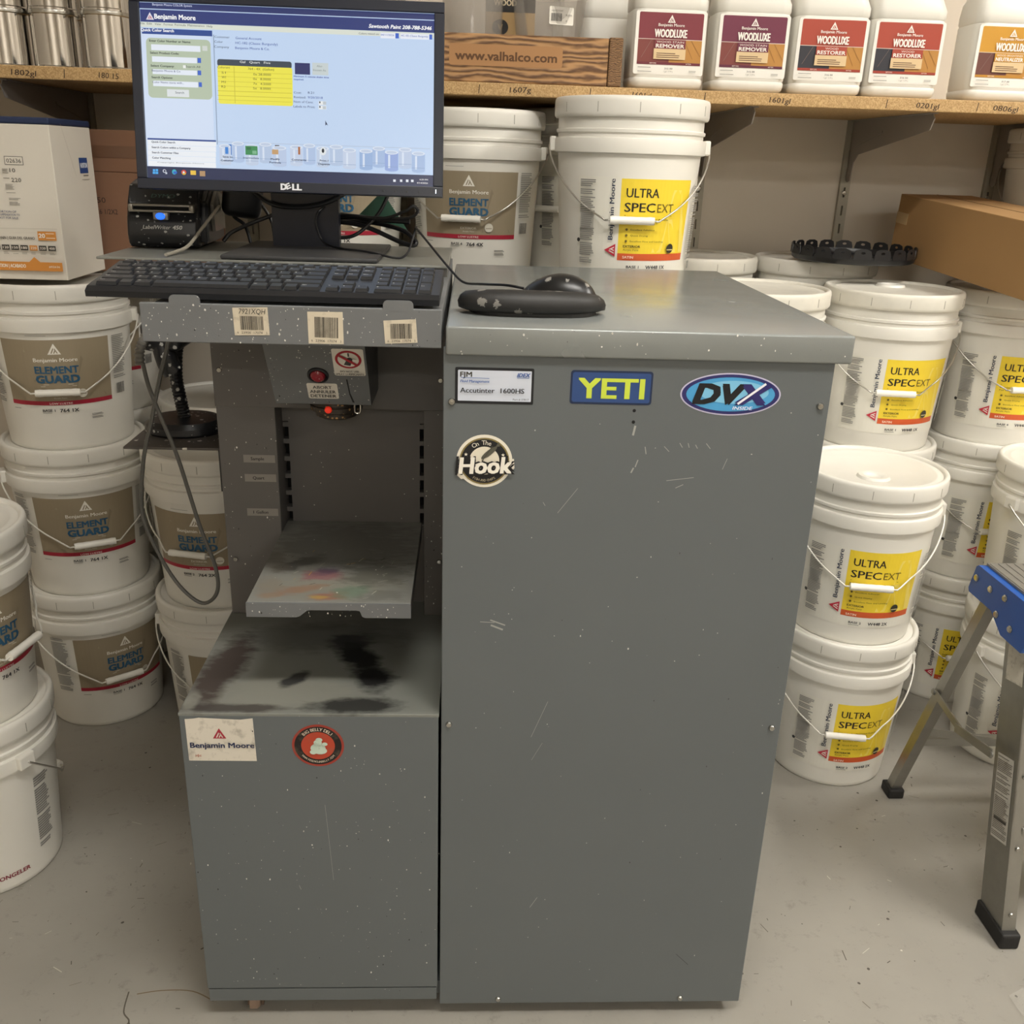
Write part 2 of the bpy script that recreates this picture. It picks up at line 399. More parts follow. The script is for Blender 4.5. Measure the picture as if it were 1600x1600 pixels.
# ------------------------------------------------------------------ the room
X0, X1, Y0, Y1 = -3.0, 3.6, -6.6, 1.50
FLOOR = floor_mat()
WALL = M('painted_wall', 'd2c9bb', 0.75, 0.0, 0.04, 2.5, 0.1, 160)
CEIL = M('painted_ceiling', 'd6d2ca', 0.85, 0.0, 0.03, 3)
FLOOR_OBJ = struct(part('floor', boxm(X0 - .1, X1 + .1, Y0 - .1, Y1 + .1, -0.08, 0.0), FLOOR))
struct(part('wall_back', boxm(X0 - .1, X1 + .1, Y1, Y1 + .1, 0, CEIL_Z), WALL))
struct(part('wall_left', boxm(X0 - .1, X0, Y0, Y1, 0, CEIL_Z), WALL))
struct(part('wall_right', boxm(X1, X1 + .1, Y0, Y1, 0, CEIL_Z), WALL))
struct(part('wall_front', boxm(X0 - .1, X1 + .1, Y0 - .1, Y0, 0, CEIL_Z), WALL))
struct(part('ceiling', boxm(X0 - .1, X1 + .1, Y0 - .1, Y1 + .1, CEIL_Z, CEIL_Z + .1), CEIL))
for i, (x, y, hx, hy, s, lab) in enumerate(LIGHTS):
    t = thing('ceiling_light', lab, 'light', (x, y, CEIL_Z))
    part('housing', boxm(-hx - .03, hx + .03, -hy - .03, hy + .03, -.05, -.002, bev=.006), M('white_fixture', 'e8e6e0', .5), t)
    dm, nt, b = nt_base('light_diffuser_%d' % i)
    b.inputs['Base Color'].default_value = (1, 1, 1, 1); b.inputs['Emission Color'].default_value = LIGHT_COL; b.inputs['Emission Strength'].default_value = s
    part('diffuser', boxm(-hx, hx, -hy, hy, -.062, -.048), dm, t)

# ------------------------------------------------------------------ the tinting machine
MCH = thing('paint_tinting_machine', 'tall grey steel paint tinting machine with stickers and a dispensing bay', 'machine', (0.03, 0.35, 0.0))
INV = Matrix.Translation((-0.03, -0.35, 0.0))
def mp(name, bm, mat, parent=MCH, smooth=False, label=None, autos=35):
    o = part(name, bm, mat, parent, smooth, autos=autos)
    if parent is MCH: o.matrix_parent_inverse = INV
    if label: o['label'] = label
    return o
def mprint(name, P, mat, origin, xdir=(1, 0, 0), ydir=(0, 0, 1), label=None, parent=MCH):
    o = printo(name, P, mat, parent, origin, xdir, ydir)
    if parent is MCH: o.matrix_parent_inverse = INV
    if label: o['label'] = label
    return o
mp('cabinet_body', boxm(-.031, .463, .002, .70, .03, 1.112), GREY_PAINT)
mp('front_panel', boxm(-.033, .465, -.002, .004, .025, 1.108, bev=.0012), GREY_PAINT)
mp('cabinet_lid', boxm(-.030, .484, -.008, .715, 1.099, 1.135, bev=.003, seg=3), GREY_LID, smooth=True)
for (x, z) in ((-.022, 1.039), (.453, 1.043), (-.022, .561), (.452, .558), (.063, .035), (.365, .034)):
    bm = bmesh.new(); disc(bm, (x, -.002, z), .0048, 'y', .002, 18, dome=.0015); disc(bm, (x, -.0052, z), .0018, 'y', .0004, 8)
    mp('screw', bm, STEEL, smooth=True)
# lower cabinet on the dispensing side
SMEAR_TOP = smear_mat('smeared_grey_top', '7c7e78', [
    (-.27, .055, .12, .05, 0, '8b8a80', .6), (-.25, .23, .16, .05, .05, '4d4d4a', .6), (-.375, .12, .035, .12, -.12, '403632', .95), (-.35, .012, .10, .012, .0, '3a3431', .85),  # second blob is a broad darker patch towards the back
    (-.17, .165, .030, .075, .5, '131313', 1.0), (-.14, .10, .032, .045, .25, '0f0f0f', 1.0), (-.19, .215, .04, .03, .2, '2a2a2a', .8), (-.258, .095, .014, .032, -.7, '2a2a2a', .95),
    (-.16, .020, .075, .022, .04, '222220', .95), (-.397, .03, .012, .03, 0, '85857c', .7)], 0.3, (30, .03, .6, 'b9bab4'))
mp('lower_body', boxm(-.404, -.038, .004, .70, .06, .573), GREY_PAINT)
mp('lower_top', boxm(-.407, -.036, -.002, .70, .572, .577, bev=.001), SMEAR_TOP)
mp('lower_door', boxm(-.406, -.037, -.002, .005, .062, .573, bev=.001), GREY_PAINT)
mp('kick_strip', boxm(-.405, -.038, -.001, .01, .034, .059, bev=.001), GREY_PAINT)
mp('base_frame', boxm(-.403, .461, .012, .69, .034, .06), GREY_PAINT)
for (x, y) in ((-.335, .021), (-.09, .60), (.40, .60), (.40, .08), (-.34, .60)):
    bm = bmesh.new(); bx(bm, x - .012, x + .012, y - .014, y + .014, .028, .036); bx(bm, x - .013, x - .010, y - .01, y + .01, .012, .03); bx(bm, x + .010, x + .013, y - .01, y + .01, .012, .03)
    c = mp('caster', bm, M('rusty_caster_steel', '6e5a4c', .6, .5, .2, 60))
    bm = bmesh.new(); disc(bm, (x - .009, y, .016), .016, 'X', .018, 20); part('wheel', bm, M('worn_wheel', '8a7464', .6, 0, .2, 60), c, smooth=True)
# column with the bay
mp('column_back', boxm(-.404, -.036, .40, .70, .577, 1.107), GREY_COLUMN)
mp('side_panel', boxm(-.404, -.311, .313, .40, .577, 1.022, bev=.0015), GREY_COLUMN, label='left upright with size labels')
mp('header_panel', boxm(-.405, -.036, .311, .40, .945, 1.107, bev=.0012), GREY_COLUMN)
mp('side_panel', boxm(-.073, -.036, .313, .40, .577, .945, bev=.0015), GREY_COLUMN)
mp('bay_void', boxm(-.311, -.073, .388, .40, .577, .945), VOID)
bm = bmesh.new(); bx(bm, -.3015, -.0825, .368, .386, .577, .945)
zs = [.906, .877, .846, .8155, .785, .755, .727]
for i in range(7):
    z1 = zs[i]; z0 = z1 - (.008 if i < 6 else .15)
    bx(bm, -.311, -.3015, .368, .386, z0, z1); bx(bm, -.0825, -.073, .368, .386, z0, z1)
bx(bm, -.311, -.3015, .368, .386, .908, .945); bx(bm, -.0825, -.073, .368, .386, .908, .945)
mp('bay_back', bm, GREY_COLUMN)
for (x, z) in ((-.394, 1.004), (-.391, .68), (-.047, .68), (-.046, .995)):
    bm = bmesh.new(); disc(bm, (x, .312, z), .0045, 'y', .002, 14, dome=.001); mp('screw', bm, STEEL, smooth=True)
for (s, z) in (('Sample', .852), ('Quart', .819), ('1 Gallon', .759)):
    P = Print(); P.rect(-.0255, 0, .0255, .013, '8b8780'); P.text(s, -.003, .004, .0055, '201e1d', bold=.02, align='c')
    mprint('size_label', P, INK_MATTE, (-.3405, .3125, z), label='%s size tape on the upright' % s)
# tray
TRAY = smear_mat('smeared_dim_tray_steel', '868680', [
    (-.19, .26, .13, .12, 0, '5e5e5a', .6), (-.19, .11, .10, .05, .1, '8f8c7c', .5), (-.215, .142, .034, .022, .1, '8e4a58', .62), (-.212, .158, .022, .016, .2, '52445c', .7), (-.25, .085, .045, .014, .4, '95684a', .55),  # first blob puts the dark reflection at the tray's back into the colour
    (-.2, .068, .026, .016, .1, '9c583c', .6), (-.17, .085, .03, .022, .2, '647f6a', .6), (-.26, .185, .045, .018, .7, '44423f', .7), (-.14, .15, .055, .05, .3, '4c4c46', .6), (-.213, .064, .014, .006, 0, 'b59a52', .65),
    (-.29, .1, .02, .04, .2, '857b6c', .5), (-.12, .07, .035, .02, .2, '62625c', .6), (-.3, .2, .02, .06, .3, '6a655c', .6)], 0.34, (60, .1, .45, 'd9d6cc'), 1.7)
mp('tray', boxm(-.311, -.079, .047, .367, .726, .730, bev=.0006), TRAY)
bm = bmesh.new(); prism(bm, [(-.3115, .7295), (-.3115, .708), (-.241, .708), (-.236, .710), (-.226, .7185), (-.221, .7195), (-.156, .7195), (-.151, .7185), (-.148, .710), (-.144, .708), (-.0785, .708), (-.0785, .7295)], .043, .0475, 'y')
mp('tray_lip', bm, GREY_DIRTY)
bm = bmesh.new(); bx(bm, -.3105, -.308, .05, .36, .706, .726); bx(bm, -.0815, -.079, .05, .36, .706, .726); mp('tray_rails', bm, GREY_COLUMN)
# nozzle housing
bm = bmesh.new(); prism(bm, [(.112, 1.107), (.200, .981), (.206, .979), (.35, .979), (.35, 1.107)], -.285, -.145, 'x'); HOUS = mp('nozzle_housing', bm, GREY_DIRTY)
ND = Vector((0, -.126, -.088)).normalized()            # outward normal of the sloped face
UPV = Vector((0, -.088, .126)).normalized()
def on_face(x, s): return Vector((x, .200, .981)) + UPV * s + ND * .0002    # s metres up the slope from its lower edge
def hprint(name, P, mat, x, s, label=None):
    o = printo(name, P, mat, HOUS, on_face(x, s), (1, 0, 0), UPV)
    if label: o['label'] = label
    return o
P = Print(); P.rrect(-.022, -.0165, .022, .0165, .003, 'dcd6ca')
for i, s in enumerate(('ABORT', 'ANNULER', 'DETENER')): P.text(s, 0, .005 - i * .009, .0065, '2c2a28', w=(.027, .037, .037)[i], bold=.02, align='c')
hprint('abort_label', P, INK_DIRTY, -.213, .029, 'white abort label in three languages')
P = Print(); P.rrect(-.022, -.027, .022, .027, .003, 'e4dfd4'); P.ell(0, .006, .0185, .0178, 'a81f2c'); P.ell(0, .006, .0148, .0142, 'e4dfd4')
P.poly([(-.007, -.004), (.002, -.006), (.006, .004), (-.002, .007)], '3c3a38'); P.ell(.002, .007, .004, .004, '3c3a38', 12); P.line([(.001, .02), (.001, .013)], .002, '3c3a38'); P.line([(.005, .009), (.012, .008)], .0006, '6c6a68'); P.line([(-.012, .015), (.012, -.004)], .004, 'a81f2c')
P.text('DO NOT USE', 0, -.018, .0035, '2c2a28', w=.026, bold=.02, align='c'); P.text('SPRAY LUBRICANTS', 0, -.0235, .0035, '2c2a28', w=.04, bold=.02, align='c')
hprint('warning_label', P, INK, -.170, .090, 'warning label with a red prohibition ring')
c = on_face(-.216, .0625)
RM = Matrix.Translation(c) @ Vector((0, 0, 1)).rotation_difference(ND).to_matrix().to_4x4()
bm = bmesh.new(); lathe(bm, [(0.0105, -.004), (.0105, .001), (.0125, .003), (.015, .002), (.0155, 0.0), (.0155, -.002)], 28); bmesh.ops.transform(bm, matrix=RM, verts=bm.verts); BT = part('button_ring', bm, BLACK_PL, HOUS, smooth=True)
bm = bmesh.new(); lathe(bm, [(.0105, -.004), (.0105, .003), (.008, .006), (0, .007)], 24); bmesh.ops.transform(bm, matrix=RM, verts=bm.verts); part('abort_button', bm, RED_BTN, BT, smooth=True)['label'] = 'red abort push button'
P = Print(); P.poly([(0, .05), (.002, .05), (.0035, .02), (.008, 0), (.005, 0), (.0018, .018)], '1a1a1a'); hprint('paint_drip', P, INK_MATTE, -.177, .005)
NOZ = M('paint_crusted_nozzle', '3a332c', .4, .3, .5, 160, .4, 300, speck=(160, .35, .6, 'b08a5a'))
bm = bmesh.new(); lathe(bm, [(.030, .985), (.040, .982), (.041, .972), (.038, .971), (.038, .968), (.0405, .967), (.040, .960), (.037, .9595), (.036, .957), (.033, .9565), (.032, .950), (.024, .946), (0, .946)], 40, -.205, .262)
NZ = mp('nozzle_ring', bm, NOZ, smooth=True, label='paint crusted round nozzle under the housing')
bm = bmesh.new(); disc(bm, (0, 0, .006), .0055, 'y', .002, 14, dome=.002); bmesh.ops.transform(bm, matrix=Matrix.Translation((-.212, .2215, .9605)), verts=bm.verts)
part('indicator_light', bm, emit_mat('red_glow', 'd8301c', 0.4), NZ)['label'] = 'small glowing red indicator'
bm = bmesh.new(); tube(bm, [(-.172, .225, .982), (-.172, .222, .965), (-.168, .222, .962), (-.164, .222, .965), (-.164, .225, .982)], .0014, 6, 3); part('wire_clip', bm, STEEL, NZ, smooth=True)
# keyboard deck
mp('deck', boxm(-.400, -.036, .003, .70, 1.108, 1.146), GREY_DIRTY)
mp('deck_fascia', boxm(-.401, -.0355, -.002, .004, 1.106, 1.1535, bev=.0012), GREY_DIRTY, label='speckled grey fascia below the keyboard')
for x in (-.3465, -.0885):
    bm = bmesh.new(); P8 = [(x - .0185, 1.150), (x + .0185, 1.150)]
    for cx, a in ((x + .0185 - .006, 0), (x - .0185 + .006, 90)):
        P8 += [(cx + .006 * math.cos(math.radians(a + 15 * k)), 1.1575 + .006 * math.sin(math.radians(a + 15 * k))) for k in range(7)]
    prism(bm, P8, -.0022, .0, 'y'); mp('keyboard_stop', bm, GREY_DIRTY)
mp('equipment_shelf', boxm(-.592, -.037, .385, .715, 1.161, 1.165, bev=.0012), GREY_PLATE)
mp('shelf_riser', boxm(-.398, -.039, .40, .70, 1.146, 1.161), GREY_COLUMN)
mp('scanner_plate', boxm(-.558, -.404, .315, .535, .870, .874, bev=.0008), M('dark_plate_paint', '4f4a45', .5, .1, .12, 12, .1, 400, speck=(70, .34, .6, 'cfcac0')))
bm = bmesh.new(); bx(bm, -.4065, -.404, .315, .52, .80, .874); mp('plate_flange', bm, M('dark_flange', '2a2826', .5))
def barcode(x0, z0, x1, z1, top, hand, seed, tilt):
    w = x1 - x0; h = z1 - z0; P = Print()
    P.poly([(0, 0), (w, .001), (w - .001, h), (-.001, h - .0015)], 'cfc4ae')
    P.bars(w * .18, h * .2, w * .86, h * (.68 if hand else .82), '24211e', 26, seed)
    P.text('6', w * .08, h * .07, .0028, '3a3632'); P.text('23906  17074', w * .2, h * .07, .003, '3a3632', w=w * .6); P.text('3', w * .9, h * .07, .0028, '3a3632')
    if hand: P.text(top, w * .15, h * .76, .0065, '2a2624', w=w * .75, shear=.15)
    o = mprint('barcode_label', P, INK_DIRTY, (x0, -.0024, z0), (math.cos(tilt), 0, math.sin(tilt)), (-math.sin(tilt), 0, math.cos(tilt)))
    o['label'] = 'yellowed barcode sticker' + (' with %s written on it' % top if hand else '')
barcode(-.2885, 1.1165, -.246, 1.1515, '7921XQH', True, 3, .0)
barcode(-.199, 1.1085, -.156, 1.149, '402462', False, 5, -.02)
barcode(-.105, 1.1105, -.065, 1.1405, '1516', False, 9, .03)
# stickers
P = Print(); P.rrect(-.018, 1.037, .0815, 1.0835, .002, '15171c'); P.rrect(-.0145, 1.0405, .0785, 1.080, .001, 'cfd5e2')
P.text('FJM', -.0115, 1.0715, .0065, '3a3830', w=.0145, bold=.03); P.text('IDEX', .060, 1.0725, .005, '2a57a0', w=.0155, bold=.03, shear=.3); P.line([(.060, 1.0712), (.0755, 1.0712)], .0006, '2a57a0')
P.line([(-.011, 1.0705), (.025, 1.070)], .0006, '2a57a0'); P.text('Fluid Management', -.0115, 1.0645, .0035, '2a57a0', w=.0365, bold=.02, shear=.2)
P.text('Accutinter  1600HS', -.0115, 1.0515, .0065, '1c1c20', w=.081, bold=.02); P.text('Part # 37817', .0555, 1.0425, .0025, '40444c', w=.02)
mprint('nameplate', P, INK, (0, -.0022, 0), label='pale model nameplate with black border')
P = Print(); P.rrect(.128, 1.0395, .233, 1.083, .004, '1b2c4c'); P.rrect(.1305, 1.042, .2305, 1.0805, .003, '2d4a80'); P.text('YETI', .1805, 1.0478, .0262, 'cfe04a', w=.083, bold=.034, align='c')
mprint('rectangular_sticker', P, INK, (0, -.0022, 0), label='navy sticker with lime lettering')
P = Print(); cx, cz = .3345, 1.056; P.ell(cx, cz, .0652, .0278, 'c8c4dc', 48); P.ell(cx, cz, .0632, .026, '2c2a66', 48); P.ell(cx, cz, .0575, .0222, '4b9fd4', 44); P.ell(cx + .004, cz + .003, .045, .015, '7fc3e6', 36)
P.text('DV', cx - .047, cz - .012, .026, '121318', w=.057, bold=.06, shear=.3); P.text('X', cx + .008, cz - .012, .026, '2b2668', w=.036, bold=.07, shear=.3); P.line([(cx + .010, cz - .012), (cx + .044, cz + .015)], .003, 'f0eef6'); P.text('INSIDE', cx + .004, cz - .0195, .0045, 'eef0fa', w=.025, bold=.02, shear=.2)
mprint('oval_sticker', P, INK, (0, -.0022, 0), label='oval blue sticker with italic lettering')
P = Print(); cx, cz = .021, .9605; P.ell(cx, cz, .0365, .0358, 'ece6d6', 48); P.poly([(cx - .037, cz - .004), (cx + .0385, cz + .004), (cx + .0395, cz - .009), (cx + .033, cz - .015), (cx - .03, cz - .025), (cx - .035, cz - .02)], 'ece6d6'); P.ell(cx, cz, .0325, .0318, '8a7a4a', 44); P.ell(cx, cz, .0305, .0298, '17171a', 44); P.ell(cx, cz + .001, .0195, .019, 'e8e0cc', 36)
P.arc_text('On The', cx, cz, .0225, 98, .0062, 'ece6d6', 48); P.arc_text('FISH AND CHIPS', cx, cz, .0275, 270, .0035, 'b8ac90', 62, inner=True)
P.ell(cx + .006, cz + .012, .013, .0035, '5a584c', 16, rot=.7); P.poly([(cx + .014, cz + .02), (cx + .02, cz + .021), (cx + .018, cz + .027)], '5a584c'); P.line([(cx + .01, cz + .021), (cx - .001, cz + .004), (cx - .003, cz), (cx + .002, cz - .001)], .0011, '4a483e')
for q in (-1, 1): P.poly([(cx + q * .024 + .0026 * (1 if k % 2 == 0 else .42) * math.sin(k * math.pi / 5), cz + .0095 + .0026 * (1 if k % 2 == 0 else .42) * math.cos(k * math.pi / 5)) for k in range(10)], 'ece6d6')
P.text('Hook', cx + .001, cz - .0155, .0225, '141416', w=.071, bold=.11, shear=.12, align='c', rot=.03); P.text('Hook', cx + .001, cz - .0155, .0225, 'f4efe2', w=.067, bold=.035, shear=.12, align='c', rot=.03)
mprint('round_sticker', P, INK, (0, -.0022, 0), label='round black and cream fish sticker')
P = Print(); P.poly([(-.398, .5675), (-.386, .5685), (-.378, .570), (-.35, .5685), (-.32, .567), (-.302, .5695), (-.3005, .497), (-.3975, .4975)], 'd9d2c4'); P.logo(-.351, .544, .019, 'a8263a', 'd9d2c4'); P.text('Benjamin Moore', -.348, .520, .009, '1c2a52', w=.091, bold=.03, align='c'); P.text('*', -.388, .501, .008, 'b0573a', w=.009)
mprint('paper_sign', P, INK_DIRTY, (0, -.0022, 0), label='torn cream paper sign with red triangle logo')
P = Print(); cx, cz = -.211, .524; P.ell(cx, cz, .0375, .0355, '9c3a2c', 48); P.ell(cx, cz, .034, .032, '17120f', 44); P.ell(cx, cz, .0243, .0232, 'b4432a', 40)
P.arc_text('BIG BELLY DELI', cx, cz - .001, .0262, 90, .0052, 'd8ccb8', 88, bold=.02); P.arc_text('WWW.FEEDYOURBELLY.COM', cx, cz + .001, .0298, 270, .0034, 'd8ccb8', 100, bold=.02, inner=True)
for dx, dz, rx, rz in ((0, -.004, .011, .0085), (.003, -.008, .010, .006), (-.007, -.010, .005, .004), (0, .006, .006, .005), (.002, .011, .005, .0035), (.010, .004, .004, .003)): P.ell(cx + dx, cz + dz, rx, rz, 'c3d4c4', 14)
mprint('round_sticker', P, INK_DIRTY, (0, -.0022, 0), label='round orange and black sticker')
# scratches, chips and two hole dots
P = Print(.00008); rr = random.Random(4); P.layer = 1
for a, b_, w in (((.215, 1.012), (.2128, .999), .0042), ((.255, .985), (.262, .978), .0012), ((.275, .99), (.279, .984), .0014), ((.286, .99), (.288, .984), .0014), ((.296, .988), (.299, .983), .0014), ((.31, .99), (.316, .983), .0014), ((.23, .984), (.232, .974), .0018),
                 ((.222, .966), (.219, .956), .0022), ((.214, .948), (.217, .955), .003), ((.262, .938), (.298, .943), .0012), ((.275, .928), (.285, .933), .0014), ((.34, .97), (.335, .955), .001), ((.12, .89), (.145, .925), .0009), ((.1, .905), (.103, .90), .001), ((.12, .60), (.098, .54), .0008), ((.115, .53), (.1, .50), .0006),
                 ((.108, .225), (.119, .245), .0012), ((-.205, .42), (-.197, .28), .0006), ((.034, .73), (.055, .722), .003), ((.035, .722), (.052, .715), .004), ((.02, .727), (.04, .726), .0015), ((.35, .128), (.372, .105), .0012), ((-.25, .27), (-.2475, .262), .001)):
    P.line([a, b_], w * .65, 'a4a59f' if w != .0012 or a[0] < .3 else '3a3a38', up=False)
for i in range(120):
    x = rr.uniform(-.40, .46); z = rr.uniform(.05, .55) if x < -.04 else rr.uniform(.05, 1.02); s = rr.uniform(.0005, .0016)
    P.rect(x, z, x + s * rr.uniform(.6, 1.4), z + s * rr.uniform(.7, 2.2), rr.choice(('c4c4bc', 'b4b4ac', 'd2d0c8', '4a4a46')), up=False)
for z in (1.032, 1.017): P.ell(.212, z, .0022, .0022, '0a0a0a', 12)  # flat black dots paint the dark of two holes
mprint('chips_and_hole_dots', P, INK_MATTE, (0, -.0022, 0))

# dried paint splatter
def splat(name, n, w, h, seed, origin, xdir=(1, 0, 0), ydir=(0, 0, 1), parent=None, smin=.0004, smax=.0013, cols=('d6d4cc', 'c8c6be', 'e2e0d8', 'bdbbb2', '2c2a28')):
    rr = random.Random(seed); P = Print(.00012); P.layer = 1
    for i in range(n):
        x, z = rr.uniform(0, w), rr.uniform(0, h); s = smin + (smax - smin) * rr.random() ** 2.5; k = rr.choice((5, 6, 7)); st = rr.uniform(.8, 1.8); a0 = rr.uniform(0, 3)
        P.poly([(x + s * rr.uniform(.7, 1.2) * math.cos(a0 + 2 * math.pi * j / k), z + s * st * rr.uniform(.7, 1.2) * math.sin(a0 + 2 * math.pi * j / k)) for j in range(k)], rr.choice(cols), up=False)
    o = printo(name, P, INK_MATTE, parent or MCH, origin, xdir, ydir); o['kind'] = 'stuff'
    if parent is None: o.matrix_parent_inverse = INV
    return o
splat('paint_splatter', 120, .36, .044, 11, (-.399, -.0024, 1.107))
splat('paint_splatter', 120, .138, .15, 12, on_face(-.284, .002), (1, 0, 0), UPV, HOUS)
splat('paint_splatter', 55, .09, .42, 13, (-.402, .3126, .585))
splat('paint_splatter', 35, .12, .09, 14, (-.402, .3106, .95))
splat('paint_splatter', 40, .034, .36, 15, (-.071, .3126, .58))
splat('paint_splatter', 40, .23, .02, 16, (-.311, .0427, .709))
splat('paint_splatter', 160, .36, .50, 17, (-.403, -.0024, .065), smax=.0012, smin=.0003)
splat('paint_splatter', 30, .5, .034, 18, (-.02, -.0085, 1.1), smax=.0016)
splat('paint_splatter', 60, .15, .21, 19, (-.556, .318, .8743), (1, 0, 0), (0, 1, 0))
# scratches on the tray
P = Print(.00012); rr = random.Random(5); P.layer = 1
for i in range(34):
    x, y = rr.uniform(-.30, -.09), rr.uniform(.055, .24); a = rr.uniform(.3, 1.4); l = rr.uniform(.003, .016); P.line([(x, y), (x + l * math.cos(a), y + l * math.sin(a))], rr.uniform(.0004, .001), rr.choice(('c8c6b8', 'b0ae9e', '3a3834', 'c9a24a')), up=False)
mprint('tray_scratches', P, INK_MATTE, (0, 0, .7302), (1, 0, 0), (0, 1, 0))['kind'] = 'stuff'
# scuffs on the floor
P = Print(.0001); rr = random.Random(9); P.layer = 1
def fl(pts, w, c='5a544a'): P.line(catm2(pts), w, c, up=False)
def catm2(pts): return [(v.x, v.y) for v in catmull([(a, b, 0) for a, b in pts], 5)]
fl([(-.54, .045), (-.50, .052), (-.45, .05), (-.41, .03)], .0022, '7a6a54'); fl([(-.555, .05), (-.55, .01), (-.535, -.01), (-.55, -.035)], .0024); fl([(-.535, -.01), (-.52, -.04)], .002)
fl([(-.46, .14), (-.44, .155), (-.415, .165)], .003); fl([(-.37, .115), (-.345, .14), (-.325, .15)], .003, '4a443c'); fl([(-.45, .30), (-.43, .285), (-.41, .28)], .002)
fl([(-.47, .24), (-.46, .25)], .006, '57513f')
for i in range(150):
    x = rr.choice((rr.uniform(-.95, -.36), rr.uniform(.42, 1.2))); y = rr.uniform(-.15, .62); a = rr.uniform(0, 3.1); l = rr.uniform(.001, .012) * (1 if rr.random() < .7 else 2)
    P.line([(x, y), (x + l * math.cos(a), y + l * math.sin(a))], rr.uniform(.0006, .0018), rr.choice(('5a544a', '6e685d', '4a443c', '7a7468', 'c9c4b8')), up=False)
o = printo('floor_scuffs', P, INK_MATTE, FLOOR_OBJ, (0, 0, .0002), (1, 0, 0), (0, 1, 0)); o['kind'] = 'stuff'

# ------------------------------------------------------------------ monitor
MON = thing('monitor', 'black desktop monitor showing a paint colour program', 'monitor', (-.292, .55, 1.165))
def tilt(o, ang=math.radians(-9), piv=(0, -.105, .102)):
    o.matrix_parent_inverse = Matrix.Identity(4); o.location = piv; o.rotation_euler = (ang, 0, math.radians(.0)); return o
W2 = .244; HH = .2925
bm = bmesh.new()
b0, b1, b2_, b3 = .0165, .016, .016, .016
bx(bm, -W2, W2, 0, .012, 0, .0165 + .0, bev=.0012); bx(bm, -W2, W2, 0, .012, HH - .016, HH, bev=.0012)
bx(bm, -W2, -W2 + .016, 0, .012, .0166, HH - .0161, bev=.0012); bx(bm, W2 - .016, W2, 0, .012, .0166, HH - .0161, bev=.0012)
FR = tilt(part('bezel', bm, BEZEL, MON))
bm = bmesh.new(); bx(bm, -W2 + .002, W2 - .002, .0125, .03, .002, HH - .002, bev=.006); bx(bm, -.15, .15, .03, .05, .05, .25, bev=.008); tilt(part('back_shell', bm, BLACK_PL, MON, smooth=True))
SW = (W2 - .016) * 2; SH = HH - .0325
P = Print(.00004)
